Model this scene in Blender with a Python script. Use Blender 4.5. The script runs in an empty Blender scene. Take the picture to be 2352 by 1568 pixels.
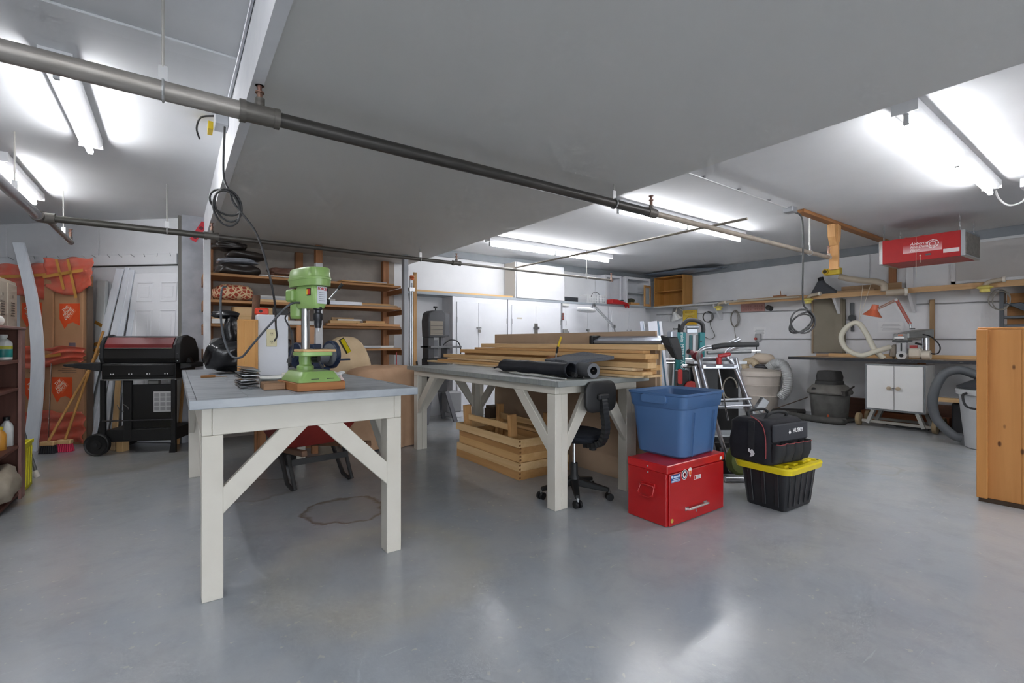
import bpy, math, random
from mathutils import Vector, Matrix, Euler
R = math.radians
C = bpy.context.scene.collection
random.seed(7)

# ---------------------------------------------------------------- camera, world, exposure
cam = bpy.data.cameras.new('camera'); cam.sensor_width = 36.0; cam.lens = 16.5; cam.clip_start = 0.05
camo = bpy.data.objects.new('camera', cam); C.objects.link(camo)
camo.location = (0, 0, 1.2); camo.rotation_euler = (R(90), 0, R(-35.7))
bpy.context.scene.camera = camo
wd = bpy.data.worlds.new('world'); bpy.context.scene.world = wd; wd.use_nodes = True
wd.node_tree.nodes['Background'].inputs[0].default_value = (.82, .86, .92, 1)
wd.node_tree.nodes['Background'].inputs[1].default_value = 1.75
vs = bpy.context.scene.view_settings
vs.view_transform = 'Standard'; vs.look = 'None'; vs.gamma = 1; vs.use_curve_mapping = False
vs.exposure = 1.93
TUBE = 15.0          # tube emission strength
bpy.context.scene.cycles.max_bounces = 7
bpy.context.scene.cycles.diffuse_bounces = 4
bpy.context.scene.cycles.glossy_bounces = 3
bpy.context.scene.cycles.transmission_bounces = 2
bpy.context.scene.cycles.adaptive_threshold = .06
bpy.context.scene.cycles.adaptive_min_samples = 24

# ---------------------------------------------------------------- materials
def lin(h):
    h = h.lstrip('#'); v = [int(h[i:i+2], 16)/255 for i in (0, 2, 4)]
    return tuple((c/12.92 if c <= .04045 else ((c+.055)/1.055)**2.4) for c in v) + (1,)
MATS = {}
def _new(name):
    m = bpy.data.materials.new(name); m.use_nodes = True
    nt = m.node_tree; return m, nt, nt.nodes['Principled BSDF'], nt.nodes.new, nt.links.new
def _coord(nt, scale, loc=None):
    tc = nt.nodes.new('ShaderNodeTexCoord'); mp = nt.nodes.new('ShaderNodeMapping')
    mp.inputs['Scale'].default_value = scale
    nt.links.new(tc.outputs['Object'], mp.inputs['Vector'])
    oi = nt.nodes.new('ShaderNodeObjectInfo'); ml = nt.nodes.new('ShaderNodeMath'); ml.operation = 'MULTIPLY'
    ml.inputs[1].default_value = 37.0; nt.links.new(oi.outputs['Random'], ml.inputs[0])
    return mp.outputs['Vector'], ml.outputs[0]
def _noise(nt, vec, w, scale, detail=4, rough=.55, dist=0):
    n = nt.nodes.new('ShaderNodeTexNoise'); n.noise_dimensions = '4D'
    n.inputs['Scale'].default_value = scale; n.inputs['Detail'].default_value = detail
    n.inputs['Roughness'].default_value = rough; n.inputs['Distortion'].default_value = dist
    nt.links.new(vec, n.inputs['Vector']); nt.links.new(w, n.inputs['W'])
    return n.outputs['Fac']
def _ramp(nt, fac, stops):
    r = nt.nodes.new('ShaderNodeValToRGB'); e = r.color_ramp.elements
    while len(e) < len(stops): e.new(.5)
    for el, (p, c) in zip(e, stops): el.position = p; el.color = c
    nt.links.new(fac, r.inputs['Fac']); return r.outputs['Color']
def _bump(nt, bsdf, fac, strength, dist=.01):
    b = nt.nodes.new('ShaderNodeBump'); b.inputs['Strength'].default_value = strength; b.inputs['Distance'].default_value = dist
    nt.links.new(fac, b.inputs['Height']); nt.links.new(b.outputs['Normal'], bsdf.inputs['Normal'])
def mat(c, rough=.5, metal=0, c2=None, ns=6, bump=0, stretch=(1, 1, 1), lo=.35, hi=.7, coat=0, alpha=None, trans=0, det=5):
    """plain or mottled material; cached by its arguments"""
    k = (c, rough, metal, c2, ns, bump, stretch, lo, hi, coat, alpha, trans)
    if k in MATS: return MATS[k]
    m, nt, b, nn, ln = _new('paint_' + c.lstrip('#'))
    b.inputs['Base Color'].default_value = lin(c); b.inputs['Roughness'].default_value = rough; b.inputs['Metallic'].default_value = metal
    if coat: b.inputs['Coat Weight'].default_value = coat; b.inputs['Coat Roughness'].default_value = .15
    if trans: b.inputs['Transmission Weight'].default_value = trans
    if alpha is not None: b.inputs['Alpha'].default_value = alpha
    if c2 or bump:
        v, w = _coord(nt, stretch); f = _noise(nt, v, w, ns, det)
        if c2: ln(_ramp(nt, f, [(lo, lin(c)), (hi, lin(c2))]), b.inputs['Base Color'])
        if bump: _bump(nt, b, f, bump)
    MATS[k] = m; return m
def wood(c1, c2, axis=0, sc=1.0, rough=.6, knots=False, c3=None):
    """grained timber, the grain running along one local axis"""
    k = ('wood', c1, c2, axis, sc, rough, knots)
    if k in MATS: return MATS[k]
    m, nt, b, nn, ln = _new('timber_' + c1.lstrip('#')); b.inputs['Roughness'].default_value = rough
    s = [26*sc]*3; s[axis] = 1.3*sc
    v, w = _coord(nt, s); f = _noise(nt, v, w, 1.0, 5, .6, .6)
    s2 = [5*sc]*3; s2[axis] = .5*sc
    v2, w2 = _coord(nt, s2); f2 = _noise(nt, v2, w2, 1.0, 3, .5, .3)
    mx = nt.nodes.new('ShaderNodeMath'); mx.operation = 'ADD'; ln(f, mx.inputs[0]); ln(f2, mx.inputs[1])
    hf = nt.nodes.new('ShaderNodeMath'); hf.operation = 'MULTIPLY'; hf.inputs[1].default_value = .5; ln(mx.outputs[0], hf.inputs[0])
    col = _ramp(nt, hf.outputs[0], [(.36, lin(c2)), (.6, lin(c1))])
    if knots:
        s3 = [11.0]*3; s3[axis] = 5.5
        v3, w3 = _coord(nt, s3); vo = nt.nodes.new('ShaderNodeTexVoronoi'); vo.inputs['Scale'].default_value = 1.0
        ln(v3, vo.inputs['Vector'])
        kn = _ramp(nt, vo.outputs['Distance'], [(.10, (1, 1, 1, 1)), (.16, (0, 0, 0, 1))])
        mi = nt.nodes.new('ShaderNodeMix'); mi.data_type = 'RGBA'; ln(kn, mi.inputs[0]); ln(col, mi.inputs[6])
        mi.inputs[7].default_value = lin('#5a3312'); col = mi.outputs[2]
    ln(col, b.inputs['Base Color']); _bump(nt, b, f, .12, .004)
    MATS[k] = m; return m
def emit(c, s):
    m, nt, b, nn, ln = _new('glowing_tube')
    b.inputs['Base Color'].default_value = (1, 1, 1, 1); b.inputs['Emission Color'].default_value = lin(c); b.inputs['Emission Strength'].default_value = s
    return m

# ---------------------------------------------------------------- mesh building
def rotm(r): return Euler((R(r[0]), R(r[1]), R(r[2]))).to_matrix()
def cr(pts, n=6, closed=False):
    """a smooth path through the points"""
    P = [Vector(p) for p in pts]; out = []; N = len(P)
    for i in range(N if closed else N-1):
        if closed: a, b, c, d = P[i-1], P[i], P[(i+1) % N], P[(i+2) % N]
        else: a, b, c, d = P[max(i-1, 0)], P[i], P[i+1], P[min(i+2, N-1)]
        for k in range(n):
            t = k/n
            out.append(.5*((2*b)+(c-a)*t+(2*a-5*b+4*c-d)*t*t+(3*b-a-3*c+d)*t**3))
    if not closed: out.append(P[-1])
    return out
def rrect(w, d, r, n=4, cx=0, cy=0):
    p = []
    for sx, sy, a0 in ((1, 1, 0), (-1, 1, 90), (-1, -1, 180), (1, -1, 270)):
        for k in range(n+1):
            a = R(a0+90*k/n); p.append((cx+sx*(w/2-r)+r*math.cos(a), cy+sy*(d/2-r)+r*math.sin(a)))
    return p
def circ(r, n=16, cx=0, cy=0): return [(cx+r*math.cos(2*math.pi*k/n), cy+r*math.sin(2*math.pi*k/n)) for k in range(n)]
class M:
    def __init__(s): s.v = []; s.f = []
    def add(s, vs, fs):
        o = len(s.v); s.v += [tuple(v) for v in vs]; s.f += [[i+o for i in f] for f in fs]; return s
    def box(s, x0, x1, y0, y1, z0, z1):
        return s.add([(x0, y0, z0), (x1, y0, z0), (x1, y1, z0), (x0, y1, z0), (x0, y0, z1), (x1, y0, z1), (x1, y1, z1), (x0, y1, z1)],
                     [(3, 2, 1, 0), (4, 5, 6, 7), (0, 1, 5, 4), (1, 2, 6, 5), (2, 3, 7, 6), (3, 0, 4, 7)])
    def obox(s, c, d, r=(0, 0, 0)):
        m = rotm(r); c = Vector(c); h = [x/2 for x in d]
        vs = [c+m@Vector((a*h[0], b*h[1], e*h[2])) for e in (-1, 1) for a, b in ((-1, -1), (1, -1), (1, 1), (-1, 1))]
        return s.add(vs, [(3, 2, 1, 0), (4, 5, 6, 7), (0, 1, 5, 4), (1, 2, 6, 5), (2, 3, 7, 6), (3, 0, 4, 7)])
    def bar(s, p0, p1, w, h, up=(0, 0, 1)):
        p0, p1 = Vector(p0), Vector(p1); d = (p1-p0).normalized(); u = Vector(up)
        if abs(d.dot(u)) > .99: u = Vector((1, 0, 0))
        x = d.cross(u).normalized(); y = x.cross(d).normalized()
        vs = [p+x*(a*w/2)+y*(b*h/2) for p in (p0, p1) for a, b in ((-1, -1), (1, -1), (1, 1), (-1, 1))]
        return s.add(vs, [(0, 1, 2, 3), (7, 6, 5, 4), (4, 5, 1, 0), (5, 6, 2, 1), (6, 7, 3, 2), (7, 4, 0, 3)])
    def loft(s, rings, cap0=True, cap1=True, closed=True):
        n = len(rings[0]); vs = [p for r in rings for p in r]; fs = []
        for i in range(len(rings)-1):
            for k in range(n if closed else n-1):
                a = i*n+k; b = i*n+(k+1) % n; fs.append((a, b, b+n, a+n))
        if cap0: fs.append(tuple(range(n-1, -1, -1)))
        if cap1: fs.append(tuple(range((len(rings)-1)*n, len(rings)*n)))
        return s.add(vs, fs)
    def tube(s, pts, r, seg=8, cap=True):
        P = [Vector(p) for p in pts]; N = len(P); rr = r if isinstance(r, (list, tuple)) else [r]*N
        t = [(P[min(i+1, N-1)]-P[max(i-1, 0)]).normalized() for i in range(N)]
        u = t[0].orthogonal().normalized(); rings = []
        for i in range(N):
            u = (u-t[i]*u.dot(t[i]))
            u = u.normalized() if u.length > 1e-6 else t[i].orthogonal().normalized()
            w = t[i].cross(u)
            rings.append([P[i]+u*(rr[i]*math.cos(2*math.pi*k/seg))+w*(rr[i]*math.sin(2*math.pi*k/seg)) for k in range(seg)])
        return s.loft(rings, cap, cap)
    def cyl(s, p0, p1, r0, r1=None, seg=14): return s.tube([p0, p1], [r0, r0 if r1 is None else r1], seg)
    def lathe(s, prof, c=(0, 0, 0), seg=20, rot=(0, 0, 0)):
        m = rotm(rot); c = Vector(c)
        return s.loft([[c+m@Vector((max(r, 1e-4)*math.cos(2*math.pi*k/seg), max(r, 1e-4)*math.sin(2*math.pi*k/seg), z)) for k in range(seg)] for r, z in prof])
    def prism(s, poly, a, b, plane='xy'):
        f = {'xy': lambda p, t: (p[0], p[1], t), 'xz': lambda p, t: (p[0], t, p[1]), 'yz': lambda p, t: (t, p[0], p[1])}[plane]
        if plane == 'xz': a, b = b, a
        return s.loft([[f(p, a) for p in poly], [f(p, b) for p in poly]])
    def loftz(s, secs):
        """sections (z, polygon) stacked upwards"""
        return s.loft([[(p[0], p[1], z) for p in poly] for z, poly in secs])
    def ball(s, c, r, seg=12, ring=8, fn=None, sq=1):
        r = r if isinstance(r, (list, tuple)) else (r, r, r); rings = []
        for i in range(ring+1):
            th = math.pi*i/ring; row = []
            for k in range(seg):
                ph = 2*math.pi*k/seg
                d = Vector((math.sin(th)*math.cos(ph), math.sin(th)*math.sin(ph), -math.cos(th)))
                q = fn(d) if fn else 1
                if sq != 1: d = Vector([math.copysign(abs(x)**sq, x) for x in d])
                row.append((c[0]+d.x*r[0]*q, c[1]+d.y*r[1]*q, c[2]+d.z*r[2]*q))
            rings.append(row)
        return s.loft(rings)
    def grid(s, fn, nu, nv):
        vs = [fn(i/nu, j/nv) for j in range(nv+1) for i in range(nu+1)]
        fs = [(j*(nu+1)+i, j*(nu+1)+i+1, (j+1)*(nu+1)+i+1, (j+1)*(nu+1)+i) for j in range(nv) for i in range(nu)]
        return s.add(vs, fs)
    def xf(s, loc=(0, 0, 0), rot=(0, 0, 0), sc=1):
        m = rotm(rot); l = Vector(loc); s.v = [tuple(m@(Vector(v)*sc)+l) for v in s.v]; return s
    def mesh(s, name):
        me = bpy.data.meshes.new(name); me.from_pydata(s.v, [], s.f); me.validate(); me.update(); return me
    def obj(s, name, m, parent=None, bev=0, smooth=None, solid=0, loc=None, rot=None, seg=1, sub=0):
        me = s.mesh(name); me.materials.append(m); o = bpy.data.objects.new(name, me); C.objects.link(o)
        if parent: o.parent = parent
        if loc: o.location = loc
        if rot: o.rotation_euler = [R(a) for a in rot]
        if smooth is not None:
            me.polygons.foreach_set('use_smooth', [True]*len(me.polygons))
            if smooth < 180: me.set_sharp_from_angle(angle=R(smooth))
        if solid: md = o.modifiers.new('solid', 'SOLIDIFY'); md.thickness = solid; md.offset = 0
        if sub: md = o.modifiers.new('sub', 'SUBSURF'); md.levels = md.render_levels = sub
        if bev: md = o.modifiers.new('bevel', 'BEVEL'); md.width = bev; md.segments = seg; md.limit_method = 'ANGLE'; md.angle_limit = R(35)
        return o
def tag(o, label, cat, group=None):
    o['label'] = label; o['category'] = cat
    if group: o['group'] = group
    return o
def T(name, label, cat, loc=(0, 0, 0), rz=0, group=None, rot=None):
    o = bpy.data.objects.new(name, None); o.empty_display_size = .05; C.objects.link(o)
    o.location = loc; o.rotation_euler = [R(a) for a in rot] if rot else (0, 0, R(rz))
    return tag(o, label, cat, group)
def S(name, b, m, parent=None, label=None, **k):
    o = b.obj(name, m, parent, **k)
    if not parent: o['kind'] = 'structure'
    if label: o['label'] = label
    return o
def one(name, label, cat, b, m, loc=None, rz=0, group=None, rot=None, **k):
    return tag(b.obj(name, m, None, loc=loc, rot=rot or (0, 0, rz), **k), label, cat, group)
def text(s, name, m, parent, size, loc, rot, ext=.0006, align='CENTER', shear=0, sp=1, bold=0):
    cu = bpy.data.curves.new(name, 'FONT'); cu.body = s; cu.size = size; cu.extrude = ext; cu.align_x = align; cu.align_y = 'CENTER'
    cu.shear = shear; cu.space_character = sp; cu.offset = bold; cu.resolution_u = 2
    tmp = bpy.data.objects.new('lettering_curve', cu); C.objects.link(tmp)
    me = bpy.data.meshes.new_from_object(tmp.evaluated_get(bpy.context.evaluated_depsgraph_get())); me.name = name
    bpy.data.objects.remove(tmp); bpy.data.curves.remove(cu)
    me.materials.clear(); me.materials.append(m)
    o = bpy.data.objects.new(name, me); C.objects.link(o); o.parent = parent
    o.location = loc; o.rotation_euler = [R(a) for a in rot]; return o
def crumple(seed, amp):
    """a lumpy radius for bags and cloth"""
    rnd = random.Random(seed); ws = [(Vector((rnd.uniform(-1, 1), rnd.uniform(-1, 1), rnd.uniform(-1, 1)))*rnd.uniform(3, 9), rnd.uniform(0, 6)) for _ in range(7)]
    return lambda d: 1+amp*sum(math.sin(w.dot(d)+p) for w, p in ws)/3

# ---------------------------------------------------------------- paint and timber used again and again
WHITE = mat('#e2e3e5', .55, c2='#d3d5d8', ns=1.5, lo=.3, hi=.75)
CEIL = mat('#dcdee0', .7, c2='#d0d2d4', ns=1.2, lo=.3, hi=.8, bump=.03)
SOFF = mat('#d8d8d5', .7, c2='#d0d0cd', ns=.9, lo=.3, hi=.8, bump=.02)
OFFW = mat('#cfcbc0', .5, c2='#c3beb1', ns=3, lo=.35, hi=.8)
GREYT = mat('#8b9095', .6, c2='#7f858a', ns=4)
CONC = mat('#b3aba2', .85, c2='#968e86', ns=3.5, bump=.15, lo=.3, hi=.75)
STEEL = mat('#a9abad', .35, 1)
CHROME = mat('#d5d7da', .18, 1)
BLACK = mat('#17181a', .45)
BLKM = mat('#232426', .7)
DKPIPE = mat('#6e6a64', .45, .3, c2='#57534e', ns=8, stretch=(1, 6, 6))
PINE = [wood('#d9b684', '#c29a64', a) for a in range(3)]
PINE2 = [wood('#cda06a', '#b17f48', a) for a in range(3)]
BROWN = [wood('#a9744a', '#84552f', a) for a in range(3)]
DKWOOD = [wood('#7d5a40', '#5f412c', a) for a in range(3)]
MDF = mat('#b89f86', .8, c2='#ab9279', ns=2)

# ---------------------------------------------------------------- floor
def floor_mat():
    m, nt, b, nn, ln = _new('painted_concrete')
    tc = nn('ShaderNodeTexCoord'); w = nn('ShaderNodeValue'); w.outputs[0].default_value = 3.1
    v = tc.outputs['Object']
    big = _noise(nt, v, w.outputs[0], .35, 2, .5, .2)
    mid = _noise(nt, v, w.outputs[0], 1.6, 8, .6, .2)
    fine = _noise(nt, v, w.outputs[0], 38, 3, .6)
    c1 = _ramp(nt, big, [(.3, lin('#9ba2a9')), (.7, lin('#a6a9ad'))])
    c2 = _ramp(nt, mid, [(.4, (0, 0, 0, 1)), (.75, (1, 1, 1, 1))])
    mi = nn('ShaderNodeMix'); mi.data_type = 'RGBA'; mi.inputs[7].default_value = lin('#b2b1ae')
    mm = nn('ShaderNodeMath'); mm.operation = 'MULTIPLY'; mm.inputs[1].default_value = .8; ln(c2, mm.inputs[0]); ln(mm.outputs[0], mi.inputs[0]); ln(c1, mi.inputs[6])
    # worn specks of bare concrete and dried rings of rust-brown water
    sp = _ramp(nt, _noise(nt, v, w.outputs[0], 27, 2, .5), [(.68, (0, 0, 0, 1)), (.71, (.7, .7, .7, 1))])
    m2 = nn('ShaderNodeMix'); m2.data_type = 'RGBA'; m2.inputs[7].default_value = lin('#bcbab3'); ln(sp, m2.inputs[0]); ln(mi.outputs[2], m2.inputs[6])
    col = m2.outputs[2]
    sm = _ramp(nt, _noise(nt, v, w.outputs[0], 4.5, 7, .7, .6), [(.48, (0, 0, 0, 1)), (.74, (.38, .38, .38, 1))])
    m4 = nn('ShaderNodeMix'); m4.data_type = 'RGBA'; m4.inputs[7].default_value = lin('#85898d'); ln(sm, m4.inputs[0]); ln(col, m4.inputs[6]); col = m4.outputs[2]
    mp = nn('ShaderNodeMapping'); mp.inputs['Scale'].default_value = (1.2, 22, 1); mp.inputs['Rotation'].default_value = (0, 0, R(33)); ln(v, mp.inputs['Vector'])
    scr = _ramp(nt, _noise(nt, mp.outputs['Vector'], w.outputs[0], 2.2, 3, .6), [(.67, (0, 0, 0, 1)), (.72, (.4, .4, .4, 1))])
    m5 = nn('ShaderNodeMix'); m5.data_type = 'RGBA'; m5.inputs[7].default_value = lin('#c3c6c9'); ln(scr, m5.inputs[0]); ln(col, m5.inputs[6]); col = m5.outputs[2]
    wob = nn('ShaderNodeMix'); wob.data_type = 'RGBA'; wob.blend_type = 'ADD'; wob.inputs[0].default_value = .22
    nz = nn('ShaderNodeTexNoise'); nz.inputs['Scale'].default_value = 5.5; nz.inputs['Detail'].default_value = 5; ln(v, nz.inputs['Vector']); ln(v, wob.inputs[6]); ln(nz.outputs['Color'], wob.inputs[7])
    for (x, y, r, wid, cc, amt, inner) in ((.98, 3.42, .27, .03, '#6e5640', .75, .22), (.55, 4.3, .3, .05, '#7b6a5c', .4, .35), (-1.2, 5.3, .45, .2, '#a58e72', .5, .4), (.9, 2.45, .5, .3, '#c2b694', .25, 0), (-.5, 6.2, .6, .3, '#8b8377', .5, .6), (5.4, 1.6, .22, .03, '#98968f', .5, .1)):
        d = nn('ShaderNodeVectorMath'); d.operation = 'DISTANCE'; ln(wob.outputs[2], d.inputs[0]); d.inputs[1].default_value = (x+.11, y+.11, .11)
        ring = _ramp(nt, d.outputs['Value'], [(0, (inner,)*3+(1,)), (max(r-wid, .01), (inner,)*3+(1,)), (r, (1, 1, 1, 1)), (r+wid*.6, (0, 0, 0, 1))])
        ml = nn('ShaderNodeMath'); ml.operation = 'MULTIPLY'; ml.inputs[1].default_value = amt; ln(ring, ml.inputs[0])
        m3 = nn('ShaderNodeMix'); m3.data_type = 'RGBA'; m3.inputs[7].default_value = lin(cc); ln(ml.outputs[0], m3.inputs[0]); ln(col, m3.inputs[6]); col = m3.outputs[2]
    ln(col, b.inputs['Base Color'])
    b.inputs['Roughness'].default_value = .22
    b.inputs['Specular IOR Level'].default_value = .55
    _bump(nt, b, fine, .06, .01)
    return m
S('floor', M().box(-4.5, 9.0, -4, 11.6, -.05, 0), floor_mat(), label='glossy blue grey painted concrete floor with scuffs and stains')

# ---------------------------------------------------------------- shell
S('ceiling', M().box(-4.5, 9.0, -4, 11.6, 2.70, 2.8), CEIL, label='white painted plaster ceiling')
so = S('ceiling_soffit', M().box(.33, 2.97, -4, 6.9, 2.40, 2.70), SOFF, label='wide dropped soffit painted pale grey')
S('trim_1', M().box(.285, .335, -4, 6.9, 2.385, 2.70), mat('#e9eaec', .55, c2='#dcdee2', ns=5, bump=.05), label='white fascia board along the edge of the soffit')
S('wall_back', M().box(.25, 9.0, 6.9, 7.0, 0, 2.7), WHITE)
cw = S('wall_concrete', M().box(.3, 2.72, 6.86, 6.9, 0, 2.4), CONC, label='bare stained concrete behind the lumber shelves')
S('wall_right', M().box(8.85, 9.0, -4, 7.0, 0, 2.7), WHITE)
S('wall_rear', M().box(-4.5, -3.2, -4.1, -4, 0, 2.7).box(2.8, 9.0, -4.1, -4, 0, 2.7).box(-3.2, 2.8, -4.1, -4, 2.25, 2.7), WHITE, label='white rear wall with an added unseen doorway letting in daylight')  # doorway opening added out of view so daylight reaches soffit and bench fronts
S('added_ground', M().box(-12, 12, -16, -4.1, -.06, -.01), mat('#a3a39f', .85), label='pale concrete ground added outside the unseen doorway')  # unseen ground that goes with the added doorway
po = bpy.data.lights.new('added_doorway_portal', 'AREA'); po.shape = 'RECTANGLE'; po.size = 6.0; po.size_y = 2.25  # portal for world light coming through the added, unseen doorway
poo = bpy.data.objects.new('added_doorway_portal', po); C.objects.link(poo); poo.location = (-.2, -4.05, 1.125); poo.rotation_euler = (R(90), 0, 0)
po.cycles.is_portal = True
S('wall_side', M().box(-4.6, -4.5, -4, 11.6, 0, 2.7), WHITE)
S('trim_2', M().box(2.75, 8.83, 6.87, 6.9, 2.585, 2.7), GREYT, label='grey painted band under the ceiling of the cabinet wall')
S('trim_3', M().box(8.82, 8.85, -4, 6.87, 2.57, 2.7), GREYT, label='grey painted band under the ceiling of the bench wall')
S('trim_4', M().box(-4.5, .285, 2.86, 2.98, 2.688, 2.70), CEIL, label='flat ceiling batten over a panel joint', bev=.003)
# angled wall: local x runs along it from the concrete pier to the side wall
LW = (.07, 7.0, 0); LWR = 137.3
wl = S('wall_left', M().box(-.1, 6.5, -.12, 0, 0, 2.7), WHITE, loc=LW, rot=(0, 0, LWR))
for x0, x1 in ((.02, 1.12), (1.13, 2.45), (2.46, 3.8)): S('panel', M().box(x0, x1, 0, .02, 2.27, 2.7), WHITE, wl, bev=.003)
S('header_board', M().box(.03, 3.8, 0, .045, 2.14, 2.268), WHITE, wl, bev=.003)
for i in range(14): S('nail', M().cyl((.12+i*.17+random.uniform(-.03, .03), .04, 2.235), (.09+i*.17+random.uniform(-.03, .03), .1, 2.262), .003, seg=5), STEEL, wl)
S('seam', M().box(.02, 3.8, 0, .012, 2.128, 2.138), mat('#4d4b4a', .8), wl)
S('column', M().box(.065, .285, 6.78, 7.05, 0, 2.7), mat('#b4b7bd', .8, c2='#8f9299', ns=5, bump=.2, lo=.4, hi=.8), label='rough painted concrete pier beside the shelves')
S('trim_5', M().box(.03, .075, 6.84, 6.98, 0, 2.7), mat('#77756f', .8), label='grey edge strip between the pier and the angled wall')
# battens and blanked panel high on the bench wall
S('trim_6', M().box(8.815, 8.85, .2, 1.72, 2.03, 2.55), mat('#bdbab7', .6), label='blanked grey panel high on the bench wall')
S('trim_7', M().box(8.805, 8.85, 1.70, 1.745, 2.0, 2.57).box(8.805, 8.85, .2, 1.745, 2.535, 2.57).box(8.805, 8.85, .2, 1.745, 2.0, 2.035), mat('#d3d5d6', .4, .3), label='pale metal frame around the blanked panel')
S('trim_8', M().box(8.81, 8.85, 2.16, 2.24, 1.98, 2.57).box(8.825, 8.85, 2.7, 2.71, 1.98, 2.57), WHITE, label='white batten on the bench wall below the red filter')
S('trim_9', M().box(8.80, 8.85, 2.36, 2.45, 2.05, 2.57), BROWN[2], label='bare timber stud on the bench wall behind the red filter')

# ---------------------------------------------------------------- fluorescent lamps
GLOW = emit('#fcfcff', TUBE)
HOUS = mat('#dfe0e2', .4)
def fluor(loc, axis, n, label, group):
    t = T('fluorescent_light', label, 'ceiling light', loc, 0 if axis == 'x' else 90, group)
    L = n*1.235+.05
    M().prism([(-.065, 0), (-.065, -.05), (-.04, -.075), (.04, -.075), (.065, -.05), (.065, 0)], 0, L, 'yz').obj('housing', HOUS, t, bev=.002)
    for s in (0, L): M().box(s-.004, s+.004, -.067, .067, -.076, 0).obj('end_cap', HOUS, t)
    for i in range(n):
        a = .03+i*1.235
        M().cyl((a+.02, 0, -.115), (a+1.205, 0, -.115), .019, seg=12).obj('tube', GLOW, t, smooth=40)
        for e in (a+.008, a+1.217): M().box(e-.012, e+.012, -.014, .014, -.138, -.074).obj('socket', mat('#b9bbbd', .5), t, bev=.003)
    return t
fluor((3.70, .95, 2.70), 'x', 2, 'long double tube ceiling light beside the white junction box', 'ceiling tube lights')
fluor((3.80, 3.40, 2.70), 'x', 2, 'long double tube ceiling light above the thick sprinkler pipe', 'ceiling tube lights')
fluor((3.62, 5.63, 2.70), 'x', 2, 'long double tube ceiling light in front of the white boxed hood', 'ceiling tube lights')
fluor((-.5, 3.33, 2.70), 'y', 1, 'single tube ceiling light under the thick sprinkler pipe near the soffit', 'ceiling tube lights')
fluor((-1.14, 5.36, 2.70), 'y', 1, 'single tube ceiling light above the lockers and leaning planks', 'ceiling tube lights')
fluor((3.70, -1.6, 2.70), 'x', 2, 'added unseen double tube ceiling light behind the viewer over bare floor', 'ceiling tube lights')  # added behind the viewer to light the soffit and bench fronts
fluor((-.5, .2, 2.70), 'y', 1, 'added unseen tube ceiling light behind the viewer near the soffit', 'ceiling tube lights')  # extra tube out of frame, put in to brighten soffit and benches
fluor((-2.6, 2.2, 2.70), 'y', 1, 'added unseen tube ceiling light over the open floor beside the side wall', 'ceiling tube lights')  # out-of-frame fixture added for more light in the room
fluor((-1.3, -2.4, 2.70), 'y', 1, 'added unseen tube ceiling light by the rear wall', 'ceiling tube lights')  # unseen fixture added for extra light from the rear

# ---------------------------------------------------------------- workbenches
def bench(label, x0, x1, y0, y1, ztop, lx0, lx1, ly0, ly1, apz, topm, leg_w, brace_drop, front_brace, side_brace):
    t = T('workbench', label, 'workbench', ((x0+x1)/2, (y0+y1)/2, 0)); ox, oy = (x0+x1)/2, (y0+y1)/2
    def P(n, b, m, **k): return b.xf((-ox, -oy, 0)).obj(n, m, t, **k)
    nb = 5
    for i in range(nb):
        a = x0+.03+(x1-x0-.06)*i/nb; P('top_board', M().box(a+.0004, a+(x1-x0-.06)/nb-.0004, y0+.021, y1-.021, ztop-.035, ztop), topm, bev=.0006)
    for a, b in ((x0, x0+.029), (x1-.029, x1)): P('edge_strip', M().box(a, b, y0+.021, y1-.021, ztop-.04, ztop+.001), topm, bev=.003)
    for a, b in ((y0, y0+.02), (y1-.02, y1)): P('edge_strip', M().box(x0, x1, a, b, ztop-.04, ztop+.001), topm, bev=.003)
    z1 = ztop-.041
    for a in (ly0, ly1-.04): P('apron', M().box(lx0+.041, lx1-.041, a, a+.04, apz, z1), OFFW, bev=.003)
    for a in (lx0, lx1-.04): P('apron', M().box(a, a+.04, ly0, ly1, apz, z1), OFFW, bev=.003)
    for sx in (0, 1):
        for sy in (0, 1):
            xa = lx0 if sx == 0 else lx1-leg_w; ya = ly0 if sy == 0 else ly1-.09
            lg = P('leg', M().box(xa, xa+leg_w*(1 if leg_w < .1 else .5), ya, ya+.09, 0, apz-.001), OFFW, bev=.003)
            if leg_w > .1: M().box(xa+leg_w*.5+.002-ox, xa+leg_w-ox, ya+.002-oy, ya+.088-oy, 0, apz-.001).obj('leg_block', OFFW, lg, bev=.003)
    def tri(n0, sg): return [(n0-sg*.004, brace_drop), (n0-sg*.004, brace_drop+.125), (n0+sg*BU, apz+.004), (n0+sg*BL, apz+.004)]
    for yy in (ly0+.003, ly1-.041):
        BL = front_brace; BU = BL-.13
        P('brace', M().prism(tri(lx0+leg_w, 1), yy, yy+.038, 'xz'), OFFW, bev=.003); P('brace', M().prism(tri(lx1-leg_w, -1), yy, yy+.038, 'xz'), OFFW, bev=.003)
    for xx in (lx0+.003, lx1-.041):
        BL = side_brace; BU = BL-.12
        P('brace', M().prism(tri(ly0+.09, 1), xx, xx+.038, 'yz'), OFFW, bev=.003); P('brace', M().prism(tri(ly1-.09, -1), xx, xx+.038, 'yz'), OFFW, bev=.003)
    return t
TOP1 = mat('#a8adb1', .45, c2='#7b8289', ns=5, stretch=(.7, 3.2, 1), lo=.42, hi=.72)
TOP2 = mat('#8f938f', .5, c2='#74787a', ns=6, stretch=(.7, 6, 1), lo=.4, hi=.8)
BN1 = bench('white timber workbench with grey painted top carrying the green drill press', .05, 1.12, 2.47, 5.2, .94, .10, 1.06, 2.57, 5.1, .765, TOP1, .085, .39, .375, .42)
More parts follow.
